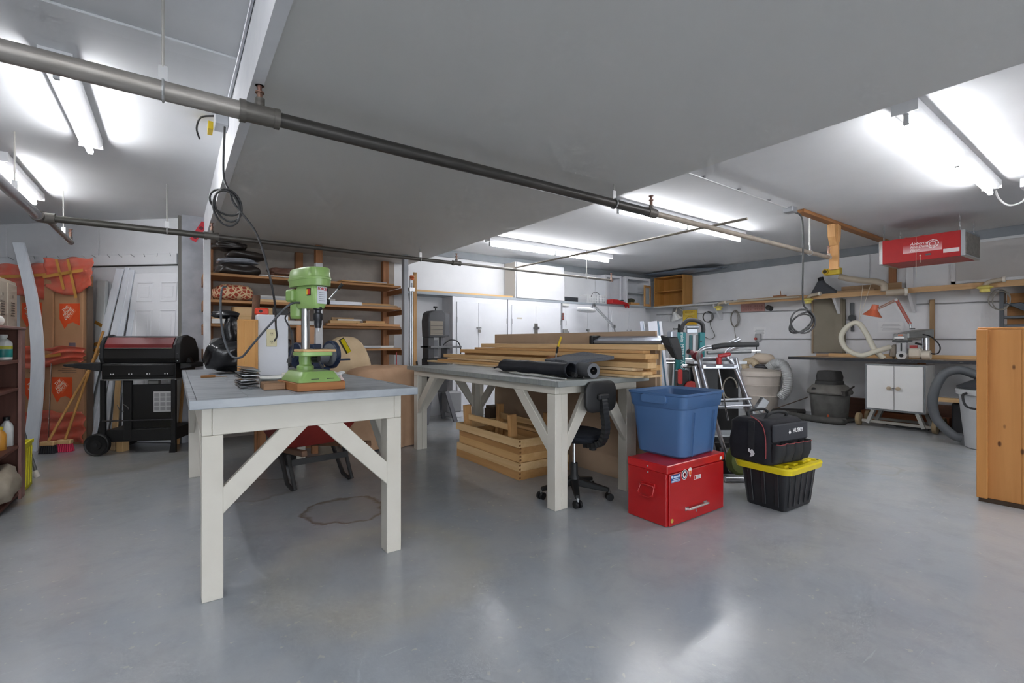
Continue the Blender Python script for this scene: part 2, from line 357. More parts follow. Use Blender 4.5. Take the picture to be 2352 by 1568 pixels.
bench('white timber workbench with grey painted top carrying the lumber stack', 2.13, 3.1, 2.42, 5.0, .925, 2.18, 3.05, 2.51, 4.92, .825, TOP2, .12, .40, .3, .42)

# ---------------------------------------------------------------- red tool chest, blue tote
RED = mat('#b01216', .35, c2='#9c0f13', ns=3, coat=.3)
t = T('tool_chest', 'red metal tool chest with drop front and stickers under the blue tote', 'tool chest', (2.565, 1.86, 0))
W_, D_, H_ = .66, .325, .40
M().box(0, W_, .012, D_, .004, H_-.055).obj('body', RED, t, bev=.004)
M().box(-.003, W_+.003, .0, D_+.003, H_-.054, H_).obj('lid', mat('#b8161a', .35, c2='#9a1a1c', ns=9, lo=.5, hi=.75, coat=.2), t, bev=.005)
M().box(.02, W_-.01, 0, .011, .006, H_-.06).obj('drop_front', mat('#a81418', .38, coat=.2), t, bev=.003)
pl = M().tube([(.2, -.002, .085), (.2, -.025, .09), (.42, -.025, .09), (.42, -.002, .085)], .008, 8).obj('pull_handle', mat('#dcdcda', .3, .6), t, smooth=50)
for x in (.185, .395): M().box(x, x+.04, -.003, 0, .075, .1).obj('mount', CHROME, pl)
M().cyl((.31, -.004, .055), (.31, 0, .055), .009).obj('lock', CHROME, t)
hb = M().tube([(-.012, .1, .235), (-.02, .1, .25), (-.02, .21, .25), (-.012, .21, .235), (-.03, .215, .19), (-.035, .19, .175), (-.035, .12, .175), (-.03, .095, .19), (-.012, .1, .235)], .0055, 7).obj('side_handle', RED, t, smooth=60)
M().box(-.008, .001, .095, .215, .235, .262).obj('bracket', RED, hb, bev=.002)
for z in (.37, .33): M().ball((-.001, .155, z), .006, 8, 5).obj('rivet', STEEL, t, smooth=180)
st = M().box(.035, .135, -.0012, 0, .285, .335).obj('sticker', mat('#23457f', .4), t); st['label'] = 'blue and white rectangular sticker'
for x0_, x1_, z0_, z1_ in ((.06, .112, .314, .324), (.055, .12, .303, .308), (.04, .125, .292, .298), (.037, .132, .287, .289)): M().box(x0_, x1_, -.0018, -.0012, z0_, z1_).obj('print_line', mat('#c9d6ea', .5), st)
for x_ in (.045, .123): M().cyl((x_, -.0012, .322), (x_, -.002, .322), .009, seg=12).obj('print_dot', mat('#c9d6ea', .5), st)
st = M().lathe([(.033, 0), (.033, .0014)], (.18, 0, .318), 20, (90, 0, 0)).obj('sticker', mat('#e6e6e4', .4), t); st['label'] = 'round white sticker with a dark ring and red cross'
M().lathe([(.03, 0), (.03, .0018)], (.18, 0, .318), 20, (90, 0, 0)).obj('ring', mat('#333b55', .4), st)
M().lathe([(.021, 0), (.021, .0022)], (.18, 0, .318), 20, (90, 0, 0)).obj('disc', mat('#e6e6e4', .4), st)
M().box(.174, .186, -.003, 0, .303, .333).box(.165, .195, -.003, 0, .312, .324).obj('cross', mat('#b03038', .4), st)
st = M().prism([(.22, .345), (.235, .355), (.25, .355), (.265, .345), (.258, .335), (.255, .315), (.25, .298), (.242, .288), (.235, .298), (.23, .315), (.227, .335)], -.0014, 0, 'xz').obj('sticker', mat('#d8d5cf', .4), t); st['label'] = 'small shield sticker with an orange centre'
M().box(.232, .253, -.002, 0, .305, .335).obj('patch', mat('#d8662c', .4), st)
st = M().box(.285, .365, -.0012, 0, .265, .292).obj('sticker', mat('#dcd9d6', .4), t); st['label'] = 'small white nameplate with a red square'
M().box(.29, .312, -.0018, 0, .268, .289).obj('patch', mat('#b5352f', .4), st)
for k_ in range(3): M().box(.317, .36-.004*k_, -.0018, -.0012, .27+k_*.007, .273+k_*.007).obj('print_line', mat('#8d8688', .5), st)
M().box(.595, .622, -.004, -.003, .355, .378).obj('sticker', mat('#e4ddda', .5), t)
M().lathe([(.014, 0), (.014, .0014)], (.045, 0, .04), 14, (90, 0, 0)).obj('sticker', mat('#b59b4a', .5), t)

BLUE = mat('#4a6b97', .38, c2='#44658f', ns=2)
t = T('storage_tote', 'deep blue plastic storage tote without lid on the red tool chest', 'storage tote', (2.98, 2.09, .402), 3)
def tote_rings(w0, d0, w1, d1, zz, r, extra=0): return [(z, rrect(w0+(w1-w0)*z/zz[-1]+e, d0+(d1-d0)*z/zz[-1]+e, r, 4)) for z, e in extra]
prof = [(0, -.03), (.015, 0), (.335, .0), (.345, .016), (.425, .022), (.43, .036), (.445, .036)]
ou = [(z, rrect(.44+.08*z/.445+e, .37+.07*z/.445+e, .05, 4)) for z, e in prof]
inn = [(z, rrect(.43+.08*z/.445+e, .36+.07*z/.445+e, .045, 4)) for z, e in [(.445, .04), (.425, .006), (.34, .0), (.335, -.01), (.02, -.015)]]
M().loftz(ou+inn).obj('tub', BLUE, t, smooth=35)
for s in (-1, 1):
    M().prism(rrect(.2, .06, .02, 3, 0, .4), *( (-.287, -.255) if s < 0 else (.255, .287)), 'yz').obj('handle', BLUE, t, bev=.004)
for sx in (-1, 1):
    for x in (-.13, .13): M().box(x-.003, x+.003, sx*.203-.004, sx*.203+.004, .03, .33).xf((0, 0, 0), (0, 0, 0)).obj('rib', BLUE, t, rot=(-sx*4.2, 0, 0))

# ---------------------------------------------------------------- black tote with yellow lid
YEL = mat('#e0cc1c', .4, c2='#d4be14', ns=5)
t = T('storage_tote', 'black plastic tote with snap-on yellow lid under the tool bag', 'storage tote', (3.66, 1.685, 0), -2)
TB = mat('#202124', .42)
M().loftz([(0, rrect(.37, .27, .03)), (.01, rrect(.385, .285, .03)), (.285, rrect(.44, .345, .035))]).obj('tub', TB, t, smooth=35)
for i in range(5):
    x = -.15+i*.075; M().bar((x, -.146, .03), (x*1.12, -.171, .28), .028, .012, (0, -1, 0)).obj('rib', TB, t, bev=.003)
for i in range(3):
    y = -.09+i*.09; M().bar((-.198, y, .03), (-.223, y*1.1, .28), .012, .028, (0, 1, 0)).obj('rib', TB, t, bev=.003)
ld = M().loftz([(.275, rrect(.50, .40, .05, 5)), (.312, rrect(.52, .42, .06, 5)), (.322, rrect(.51, .41, .055, 5)), (.322, rrect(.45, .35, .04, 5)), (.31, rrect(.44, .34, .04, 5))]).obj('lid', YEL, t, smooth=30)
for i in range(6):
    for j in range(3):
        if (i+j) % 2 == 0 or i > 3: M().box(-.19+i*.066, -.135+i*.066, -.14+j*.1, -.06+j*.1, .309, .326).obj('lug', YEL, ld, bev=.004)
for x, y in ((.22, -.17), (.235, .15), (.225, -.02), (.228, .03), (-.2, -.18)): M().cyl((x, y, .3205), (x, y, .3235), .009).obj('hole', BLACK, ld)

# ---------------------------------------------------------------- tool bag
t = T('tool_bag', 'black fabric tool bag with open top and front pockets on the yellow lid', 'tool bag', (3.60, 1.74, .328), -8)
FAB = mat('#1f2026', .85, c2='#14151a', ns=7, bump=.7); FAB2 = mat('#2b2c2e', .8, c2='#222325', ns=10, bump=.2)
secs = [(.0, .40, .31, .04), (.02, .43, .335, .05), (.12, .44, .345, .05), (.22, .43, .335, .05), (.28, .425, .32, .05), (.31, .41, .26, .05), (.318, .38, .16, .04), (.312, .35, .1, .03)]
def bagring(z, w, d, r, ph): return (z, [(x+.006*math.sin(9*y*7+ph), y+.007*math.sin(21*x+ph+z*30)) for x, y in rrect(w, d, r, 4)])
M().loftz([bagring(z, w, d, r, i) for i, (z, w, d, r) in enumerate(secs)]).obj('body', FAB, t, smooth=60)
M().box(-.2, .2, -.186, -.165, .165, .29).obj('front_panel', mat('#33353a', .8), t, bev=.008)
for i in range(4):
    x = -.15+i*.1; pk = M().loftz([(.025, rrect(.09, .05, .02, 3, x, -.17)), (.09, rrect(.097, .075, .03, 3, x, -.185)), (.155+.006*(i % 2), rrect(.096, .07, .03, 3, x, -.187)), (.152, rrect(.08, .05, .02, 3, x, -.18)), (.09, rrect(.078, .05, .02, 3, x, -.175))]).obj('pocket', FAB2, t, smooth=60)
    M().tube([(x-.05, -.205, .157), (x-.03, -.222, .155), (x+.03, -.222, .155), (x+.05, -.205, .157)], .003, 5).obj('piping', mat('#8e3a3c', .7), pk)
for s in (-1, 1): M().tube(cr([(-.12, s*.06, .30), (-.10, s*.08, .345), (.0, s*.075, .355), (.1, s*.08, .345), (.13, s*.06, .30)], 6), .011, 7).obj('handle', FAB2, t, smooth=60)
M().tube(cr([(-.222, -.14, .05), (-.226, -.14, .2), (-.215, -.1, .29), (-.19, .0, .33)], 6), .004, 5).obj('piping', mat('#8e3a3c', .7), t)
M().bar((-.226, -.03, .1), (-.218, -.03, .3), .006, .045, (0, 1, 0)).obj('strap', FAB2, t)
text('HUSKY', 'lettering', mat('#e4e4e4', .5), t, .04, (.075, -.1868, .235), (90, 0, 0), bold=.0012, sp=.95)
M().prism([(0, .014), (.008, .024), (.014, .038), (.018, .024), (.028, .014), (.02, .003), (.015, .012), (.01, .001)], -.001, 0, 'xz').obj('emblem', mat('#e4e4e4', .5), t, loc=(-.035, -.1868, .212))
M().prism([(0, .0), (.02, .03), (.035, .02), (.05, .045), (.052, .01), (.03, -.005), (.04, -.03), (.015, -.02)], -.001, 0, 'yz').obj('emblem', mat('#e4e4e4', .5), t, loc=(-.226, -.06, .07), rot=(0, 0, 0))

# ---------------------------------------------------------------- pine case standing on the floor
t = T('pine_cabinet', 'knotty pine cabinet seen from its plain boarded side', 'cabinet', (4.9, .0, 0))
KP = wood('#c0864a', '#a56c35', 2, .6, .45, True); KP2 = wood('#bf8446', '#a66e35', 2, .6, .45)
for i, (a, b) in enumerate(((.0, .2), (.201, .4), (.401, .6), (.601, .79))):
    M().box(.04, .06, a, b, .03, 1.285).obj('board', KP, t, bev=.0015)
M().box(.0, .04, .77, .83, .03, 1.29).box(.04, .06, .791, .83, .03, 1.29).obj('corner_post', KP2, t, bev=.004)
M().box(.0, .04, .0, .06, .03, 1.29).obj('corner_post', KP2, t, bev=.004)
M().box(.041, .65, .0, .83, 1.286, 1.305).obj('top', KP2, t, bev=.003)
M().box(.061, .65, .81, .83, .03, 1.285).obj('side', KP, t)
M().box(.061, .65, .0, .02, .03, 1.285).obj('side', KP, t)
M().box(.02, .65, .01, .82, 0, .029).obj('plinth', mat('#3a2a1c', .8), t)

# ---------------------------------------------------------------- sprinkler pipes and things hung from the ceiling
def ring(b, c, ax, r, w, seg=14):
    p = Vector(c); d = Vector(ax); return b.cyl(p-d*w/2, p+d*w/2, r, seg=seg)
def sprinkler(t, x, y, z):
    h = M().cyl((x, y, z), (x, y, z+.05), .012, seg=8).cyl((x, y, z+.05), (x, y, z+.056), .02, seg=10).obj('sprinkler_head', mat('#8d6f60', .4, .6), t, smooth=40)
    M().cyl((x, y, z+.057), (x, y, z+.085), .008, .011, 8).obj('frame_arm', mat('#7d5a50', .4, .5), h); M().cyl((x, y, z+.085), (x, y, z+.089), .02, seg=10).obj('deflector', mat('#8d6f60', .4, .6), h)
t = T('sprinkler_pipe', 'thick dusty sprinkler pipe running under the soffit across the room', 'pipe', (0, 2.45, 2.25))
GALV = mat('#a39e98', .4, .4, c2='#8c867f', ns=6, stretch=(1, 5, 5)); TAN = mat('#a69c90', .5, .2, c2='#8f857a', ns=8)
M().cyl((-4.5, 0, 0), (.26, 0, 0), .04, seg=18).obj('pipe', GALV, t, smooth=40)
M().cyl((.38, 0, 0), (3.12, 0, 0), .033, seg=16).obj('pipe', mat('#4e4b48', .4, .4, c2='#3c3a37', ns=6, stretch=(1, 5, 5)), t, smooth=40)
M().cyl((3.2, 0, 0), (6.62, 0, 0), .024, seg=14).obj('pipe', TAN, t, smooth=40)
b = M(); ring(b, (.32, 0, 0), (1, 0, 0), .044, .13); ring(b, (.25, 0, 0), (1, 0, 0), .05, .025); ring(b, (.39, 0, 0), (1, 0, 0), .047, .025); b.cyl((.32, 0, .03), (.32, 0, .075), .022, seg=10).obj('tee', DKPIPE, t, smooth=40)
b = M(); ring(b, (3.16, 0, 0), (1, 0, 0), .038, .1); b.cyl((3.16, 0, .02), (3.16, 0, .06), .018, seg=10).obj('tee', DKPIPE, t, smooth=40)
M().cyl((6.6, 0, 0), (6.65, 0, 0), .03).cyl((6.625, 0, 0), (6.625, 0, .045), .022, seg=10).obj('elbow', TAN, t, smooth=40)
for x in (.32, 3.16, 6.625): sprinkler(t, x, 0, .05)
def hanger(t, x, y, z, r, ztop, kind=0):
    h = M().cyl((x, y, z+r+.06), (x, y, ztop), .0055, seg=6).obj('hanger_rod', mat('#b9b7b1', .4, .6), t)
    M().tube([(x, y+math.cos(a)*(r+.004), z+math.sin(a)*(r+.004)) for a in [R(90+360*k/16) for k in range(17)]], .005, 5).box(x-.016, x+.016, y-.004, y+.004, z+r, z+r+.065).obj('strap', mat('#c2c3c3', .4, .5), h)
hanger(t, -.04, 0, 0, .04, .45); hanger(t, 2.72, 0, 0, .034, .15); hanger(t, 6.1, 0, 0, .024, .45); hanger(t, -2.4, 0, 0, .04, .45)

t = T('sprinkler_pipe', 'slim dark sprinkler pipe in front of the lumber shelves and cabinets', 'pipe', (0, 5.55, 2.25))
M().cyl((-.88, 0, 0), (.25, 0, 0), .03, seg=14).obj('pipe', mat('#57554f', .4, .4), t, smooth=40)
M().cyl((.34, 0, 0), (3.05, 0, 0), .023, seg=12).obj('pipe', mat('#57534e', .4, .4), t, smooth=40)
M().cyl((3.1, 0, 0), (6.08, 0, 0), .018, seg=12).obj('pipe', mat('#7e7a75', .45, .4), t, smooth=40)
for x, r in ((.3, .034), (3.07, .028)):
    b = M(); ring(b, (x, 0, 0), (1, 0, 0), r, .11); ring(b, (x-.05, 0, 0), (1, 0, 0), r+.006, .025); ring(b, (x+.05, 0, 0), (1, 0, 0), r+.005, .025); b.cyl((x, 0, .02), (x, 0, .055), .018, seg=10).obj('tee', DKPIPE, t, smooth=40); sprinkler(t, x, 0, .04)
M().cyl((6.06, 0, 0), (6.11, 0, 0), .024).cyl((6.085, 0, 0), (6.085, 0, .05), .018, seg=10).obj('elbow', mat('#9b8378', .45, .4), t, smooth=40); sprinkler(t, 6.085, 0, .035)
hanger(t, -.06, 0, 0, .03, .45); hanger(t, 2.55, 0, 0, .023, .15); hanger(t, 5.5, 0, 0, .018, .45)
M().cyl((-.93, -3.06, 0), (-.93, -.06, 0), .036, seg=16).obj('branch_pipe', mat('#a3a3a6', .35, .6), t, smooth=40)
M().tube(cr([(-.93, -.1, 0), (-.93, -.03, 0), (-.9, 0, 0), (-.83, 0, 0)], 4), .045, 12).cyl((-.93, .01, 0), (-.93, .01, .05), .04, seg=12).obj('elbow', DKPIPE, t, smooth=50)
M().cyl((-.92, .03, .03), (-.89, 1.15, -.005), .02, seg=12).obj('branch_pipe', mat('#7b726a', .45, .4), t, smooth=40)
M().cyl((-.89, 1.13, -.005), (-.89, 1.19, -.005), .027, seg=12).cyl((-.89, 1.16, -.005), (-.89, 1.16, .05), .018, seg=10).obj('elbow', DKPIPE, t, smooth=40); sprinkler(t, -.89, 1.16, .04)
hanger(t, -.93, -.75, 0, .036, .45); hanger(t, -.90, .85, .0, .022, .45)
one('conduit_pole', 'thin grey pole laid across the two sprinkler pipes', 'pole', M().cyl((4.12, 2.16, 2.289), (4.06, 5.72, 2.284), .012, seg=8), mat('#8d857a', .6), smooth=40)

# ceiling wiring by the soffit and the cord with a coil above the drill press
t = T('junction_box', 'metal junction box with yellow tag on the soffit fascia', 'electrical box', (.24, 3.62, 2.66))
M().box(-.03, .045, -.07, .07, -.06, .04).obj('box', mat('#b9bcc0', .4, .5), t, bev=.004)
M().box(-.06, -.032, .07, .19, -.05, 0).obj('tag', mat('#d8b81e', .5), t)
M().tube(cr([(-.03, .05, .03), (-.1, .1, .02), (-.12, .2, -.02), (-.1, .3, -.05)], 5), .006, 6).obj('wire', BLKM, t, smooth=60)
M().tube([(.03, -.07, .02), (.03, -.3, .03), (.035, -.9, .032), (.035, -6, .032)], .009, 7).obj('conduit', mat('#c9ccd2', .4, .3), t, smooth=60)
CORD = mat('#3f3f40', .5)
b = M(); b.tube(cr([(.265, 3.58, 2.6), (.25, 3.46, 2.25), (.28, 3.38, 2.12), (.30, 3.36, 2.05), (.40, 3.22, 1.86), (.45, 3.1, 1.62), (.50, 3.2, 1.44), (.57, 3.6, 1.30), (.6, 3.75, 1.24), (.60, 3.85, 1.205)], 8), .0065, 7)
for k in range(3):
    rx, rz_, dx, dz = (.10, .075, -.02, .0) if k == 0 else (.085, .09+.008*k, .012*k, -.02*k)
    b.tube([(.275+dx+rx*.8*math.cos(a)+dz, 3.375-dx-rx*.55*math.cos(a)+.01*k, 2.06+dz+rz_*math.sin(a)+.6*rx*math.cos(a)*(-.5)) for a in [2*math.pi*i/28 for i in range(29)]], .0065, 6)
one('extension_cord', 'dark cord dropping from the soffit with a tied coil halfway', 'cord', b, CORD, smooth=60)

# cord drop and junction box by the timber beam
t = T('junction_box', 'metal junction box on the ceiling at the end of the timber beam', 'electrical box', (5.6, 2.45, 2.66))
M().box(-.06, .06, -.05, .05, -.02, .04).obj('box', mat('#a8abaf', .35, .7), t, bev=.004)
M().cyl((-.06, 0, .02), (-2.6, .0, .025), .008, seg=7).obj('conduit', mat('#c6c7c8', .4, .4), t, smooth=50)
for x in (-.5, -1.1, -1.7, -2.3): M().box(x-.012, x+.012, -.018, .018, .026, .04).obj('clip', STEEL, t)
b = M(); b.tube(cr([(5.66, 2.45, 2.66), (5.75, 2.41, 2.63), (5.78, 2.395, 2.5), (5.78, 2.395, 2.1), (5.78, 2.395, 1.66), (5.85, 2.37, 1.55), (5.90, 2.34, 1.44), (5.84, 2.37, 1.33)], 7), .0095, 7)
for k, (r1, r2, ox_, oz) in enumerate(((.135, .135, 0, 1.43), (.12, .105, -.012, 1.405), (.13, .12, .01, 1.415))):
    b.tube([(5.78+ox_+.78*r1*math.cos(a), 2.395+.012*k-.62*r1*math.cos(a), oz+r2*math.sin(a+.3*k)) for a in [2*math.pi*i/30 for i in range(31)]], .0095, 7)
one('hanging_cord', 'black power cord hanging from the ceiling beam with a looped coil', 'cord', b, CORD, smooth=60)
one('pull_cord', 'thin white pull chain hanging beside the timber beam', 'cord', M().cyl((6.05, 2.44, 2.65), (6.05, 2.44, 2.36), .004, seg=6).cyl((6.05, 2.44, 2.36), (6.05, 2.44, 2.33), .009, seg=8), mat('#d8d8d4', .5))
t = T('timber_bracket', 'bare timber beam on the ceiling with a gusseted hanging post', 'bracket', (5.76, 2.42, 2.7))
M().box(0, 2.95, -.045, .045, -.04, -.002).obj('beam', wood('#b07a4a', '#8a5c34', 0), t, bev=.003)
M().box(.93, .97, -.05, .05, -.60, -.041).obj('post', PINE2[2], t, bev=.003)
for s in (-1, 1): M().prism([(.95+s*.021, -.045), (.95+s*.105, -.045), (.95+s*.09, -.2), (.95+s*.03, -.30), (.95+s*.021, -.30)][::s], -.04, .04, 'xz').obj('gusset', PINE2[2], t, bev=.002)

# red air filter hung on chains
t = T('air_filter', 'red ceiling-hung dust filter box with silver ends', 'air filter', (7.32, 1.33, 2.185), -2)
FR = mat('#b3181c', .4, c2='#a31518', ns=4)
M().box(0, .6, .04, .78, 0, .295).obj('box', FR, t, bev=.003)
for y0, y1 in ((0, .0395), (.7805, .82)): M().box(-.003, .603, y0, y1, -.003, .298).obj('end_frame', mat('#c9ccce', .25, .9), t, bev=.004)
M().box(.03, .57, -.004, 0, .025, .27).obj('filter_pad', mat('#7f7a74', .9, c2='#6b6660', ns=30), t)
def fade_mat():
    m, nt, b, nn, ln = _new('printed_fade'); b.inputs['Roughness'].default_value = .4
    tc = nn('ShaderNodeTexCoord'); sx = nn('ShaderNodeSeparateXYZ'); ln(tc.outputs['Object'], sx.inputs[0]); ln(_ramp(nt, sx.outputs['Z'], [(.1, lin('#dfb4b6')), (.2, lin('#b3181c'))]), b.inputs['Base Color']); return m
lab = M().box(-.002, 0, .20, .57, .1, .235).obj('label_plate', fade_mat(), t)
WL = mat('#f0e6e4', .5)
for s, z, sz in (('Airborne', .205, .05), ('Fine Dust', .165, .046), ('Filter', .128, .046)): text(s, 'lettering', WL, lab, sz, (-.004, .50, z), (90, 0, -90), shear=.25, align='LEFT', sp=.92)
b = M()
for k in range(9): b.tube([(-.003, .285+.052*math.cos(a), .18+.046*math.sin(a)) for a in (R(40*k), R(40*k+14), R(40*k+28))], .006, 5)
b.tube([(-.003, .285+.03*math.cos(R(18*k)), .18+.028*math.sin(R(18*k))) for k in range(21)], .004, 5).obj('gear_emblem', WL, lab)
M().box(-.0025, 0, .05, .19, .055, .1).obj('notice', mat('#d9cfcd', .6), t)
M().box(-.006, 0, .3, .35, .05, .07).obj('switch_plate', mat('#4f5c5c', .4), t); M().ball((-.006, .4, .055), .01, 8, 6).obj('knob', mat('#d8b0a0', .4), t)
for x, y in ((.02, .05), (.58, .05), (.02, .77), (.58, .77)):
    for k in range(4): M().tube([(x+.008*math.cos(a)*(k % 2), y+.008*math.cos(a)*((k+1) % 2), .32+k*.047+.03*math.sin(a)) for a in [2*math.pi*i/10 for i in range(11)]], .0028, 5).obj('chain_link', STEEL, t)
M().cyl((-.006, .44, .3), (-.006, .44, -.2), .002, seg=5).obj('pull_cord', mat('#d9cdb8', .7), t)
M().cyl((-.006, .40, .045), (-.006, .40, -.03), .002, seg=5).obj('pull_cord', mat('#d9cdb8', .7), t)
M().tube(cr([(.0, .36, .3), (-.02, .42, .288), (-.02, .5, .288), (0, .55, .3)], 5), .004, 6).obj('loop', mat('#9e5048', .5), t)
# junction box and hoop of conduit at the end of the long light
t = T('junction_box', 'white ceiling junction box with conduit loop beside the long light', 'electrical box', (6.42, .80, 2.655))
M().box(-.11, .11, -.12, -.02, -.04, .045).obj('box', mat('#d5d6d8', .4), t, bev=.006)
for y in (-.05, -.09): M().cyl((.02, y, -.04), (.02, y, -.085), .02, seg=10).obj('fitting', STEEL, t, smooth=40)
M().tube(cr([(.02, -.05, -.08), (.01, -.02, -.15), (-.02, .06, -.17), (-.06, .12, -.1), (-.08, .14, -.02)], 6), .009, 7).obj('flexible_conduit', mat('#d8d8d6', .5), t, smooth=60)
M().tube(cr([(.02, -.09, -.085), (.1, -.2, -.14), (.3, -.5, -.02)], 6), .004, 6).obj('wire', mat('#8c8a86', .5), t)
for y in (-.05, -.09): M().cyl((0, -.12, .02), (0, -4.0, .03), .009, seg=7).xf((y, 0, 0)).obj('conduit', mat('#c6c7c8', .4, .4), t)

# ---------------------------------------------------------------- along the angled wall
def WLp(s, n, z=0):
    c, d = math.cos(R(LWR)), math.sin(R(LWR)); return (LW[0]+s*c-n*d, LW[1]+s*d+n*c, z)
def leaner(name, label, cat, s, n, w, th, h, m, top_n=.03, side=0, group=None, parts=None, **k):
    """a board standing on the floor at distance n from the wall and leaning back on it"""
    a = math.degrees(math.asin(max(-.9, min(.9, (n-top_n)/h))))
    b = M().box(-w/2, w/2, -th/2, th/2, 0, h)
    o = one(name, label, cat, b, m, loc=WLp(s, n, th/2*math.sin(R(abs(a)))+abs(w/2*math.sin(R(side)))), rot=(a, side, LWR), group=group, bev=.003, **k)
    return o
# white six-panel door leaning at the pier
t = T('panel_door', 'white moulded six-panel door leaning against the angled wall', 'door', WLp(.27, .17, .006), rot=(3.6, 0, LWR))
t['kind'] = 'thing'
DW = mat('#e6e7ea', .45)
M().box(-.36, .36, -.02, .012, 0, 2.03).obj('slab', DW, t, bev=.003)
for z0, z1 in ((.2, .82), (.98, 1.58), (1.68, 1.92)):
    for x0, x1 in ((-.27, -.05), (.05, .27)):
        p_ = M().box(x0, x1, .012, .014, z0, z1).obj('panel', DW, t)
        for a, b_, c, d in ((x0, x1, z0, z0+.018), (x0, x1, z1-.018, z1), (x0, x0+.018, z0, z1), (x1-.018, x1, z0, z1)): M().box(a, b_, .012, .021, c, d).obj('moulding', DW, p_, bev=.006)
        M().box(x0+.05, x1-.05, .012, .019, z0+.05, z1-.05).obj('raised_field', DW, p_, bev=.005)
leaner('door_slab', 'grey-edged flat door slab leaning beside the six-panel door at the pier', 'door', -.115, .215, .035, .05, 2.05, mat('#c9c6bd', .6))['kind'] = 'thing'
leaner('plywood_strip', 'narrow tan plywood offcut leaning in front of the pier', 'board', -.165, .235, .03, .02, 2.04, PINE2[2])
# trim boards leaning in a row
VW = mat('#dfe4ea', .4, c2='#d4dae2', ns=3, stretch=(6, 6, .5))
for i, (s, n, w, h, sd, lab) in enumerate(((1.07, .32, .10, 2.12, -8, 'widest white trim board leaning steeply beside the broom handles'),
        (.97, .28, .06, 2.13, -8, 'white trim board with a brown stained edge leaning in the row'),
        (.90, .29, .05, 2.1, -7, 'slim white trim board leaning in the middle of the row'),
        (.83, .25, .07, 2.09, -6, 'white trim board leaning directly before the six-panel door'),
        (.70, .25, .07, 1.72, -4, 'shortest white trim board leaning before the six-panel door'))):
    leaner('trim_board', lab, 'board', s, n, w, .018, h, VW, .06, sd, 'white trim boards leaning on the angled wall')
for s, n, w, h, m, lab in ((.55, .35, .07, 1.0, PINE[2], 'short raw pine board leaning behind the grill legs'), (.45, .33, .05, 1.1, VW, 'short white strip leaning behind the grill legs'), (.64, .38, .05, .95, VW, 'narrow white strip seen between the grill wheels')):
    leaner('short_board', lab, 'board', s, n, w, .018, h, m, .2, 5, 'short boards behind the grill')
# wardrobe cartons with printed sides
CARD = mat('#b98d68', .8, c2='#ae825d', ns=3); CORG = mat('#e0501c', .7); CDRK = mat('#6b5648', .8)
def carton(label, s, n, z, w, d, h, logo, grp, tilt=0):
    t = T('moving_carton', label, 'cardboard box', WLp(s, n, z), rot=(tilt, 0, LWR), group=grp)
    M().box(-w/2, w/2, -d/2, d/2, 0, h).obj('carton', CARD, t, bev=.004)
    M().box(-.006, .006, d/2, d/2+.0015, 0, h).obj('flap_gap', CDRK, t) if not logo else None
    if logo:
        lx, lz = logo
        pn = M().prism([(lx-.14, lz+.16), (lx+.13, lz+.16), (lx+.13, lz-.02), (lx+.06, lz-.14), (lx+.02, lz-.08), (lx-.05, lz-.06), (lx-.14, lz-.1)], d/2+.0016, d/2, 'xz').obj('printed_panel', CORG, t)
        sq = M().obox((lx-.0, d/2+.0022, lz+.06), (.13, .001, .13), (0, -38, 0)).obj('logo_square', mat('#e8683a', .7), pn)
        for k, sx in enumerate(('THE', 'HOME', 'DEPOT')): text(sx, 'lettering', mat('#f1d9c4', .7), pn, .05, (lx+.02-.028*(k-1), d/2+.0035, lz+.062-.036*(k-1)), (90, -38, 180), bold=.001)
    for k in range(3): M().box(-w*.32, w*(.05+.1*(k % 2)), d/2, d/2+.0012, h-.1-k*.022, h-.094-k*.022).obj('print_line', CDRK, t)
    M().box(-w*.3, -w*.3+.09, d/2, d/2+.0012, .08, .2).obj('printed_box', mat('#6f6670', .8), t)
    return t
g = 'tall printed cartons by the angled wall'
carton('tall printed carton in the lower row beside the broom handles', 1.2, .30, 0, .52, .12, .98, (.03, .62), g)
carton('tall printed carton stacked above the brooms under orange sheeting', 1.19, .30, .985, .48, .12, 1.0, (-.06, .50), g)
carton('narrow printed carton behind the bowed white plank', 1.66, .27, 0, .36, .12, .95, (-.02, .6), g)
carton('upper narrow carton behind the bowed white plank', 1.66, .27, .955, .36, .12, 1.0, (.02, .55), g)
leaner('folded_carton', 'flattened cardboard strip standing in front of the printed cartons', 'cardboard', 1.375, .385, .12, .02, 1.0, CARD, .375).location.z = .98
# orange sheeting taped over the cartons
ORG = mat('#ee6a50', .3, c2='#e2806a', ns=9, alpha=.68, bump=.8); TAPE = mat('#c08a3e', .4)
def sheet(label, s0, s1, n, z0, z1, seed, amp=.02, sag=0, tapes=()):
    rnd = random.Random(seed); ph = [rnd.uniform(0, 6) for _ in range(4)]
    t = T('plastic_sheet', label, 'plastic sheet', WLp((s0+s1)/2, 0, 0), LWR); hw = (s1-s0)/2
    def f(u, v): return ((u*2-1)*hw, n+amp*math.sin(9*u+ph[0]+3*v)+amp*.7*math.sin(17*v+ph[1]+5*u), z0+(z1-z0)*v+sag*math.sin(u*5+ph[2])*(1-v)+.012*math.sin(u*11+ph[3])*v)
    M().grid(f, 26, 12).obj('sheet', ORG, t, smooth=180, solid=.002)
    for (a, b, c, d) in tapes: M().bar((a, n+.045, b), (c, n+.045, d), .002, .035, (0, 0, 1)).obj('tape', TAPE, t)
    return t
sheet('orange plastic sheet taped across the top of the main carton stack', 0.78, 1.42, .40, 1.80, 2.17, 3, .015, .06, ((-.25, 2.02, .28, 1.95), (-.05, 2.15, -.16, 1.7), (.1, 2.15, .0, 1.8)))
sheet('orange plastic sheet hanging behind the bowed white plank', 1.42, 2.15, .36, 1.72, 2.12, 5, .012, .03, ((-.4, 1.98, .4, 1.96),))
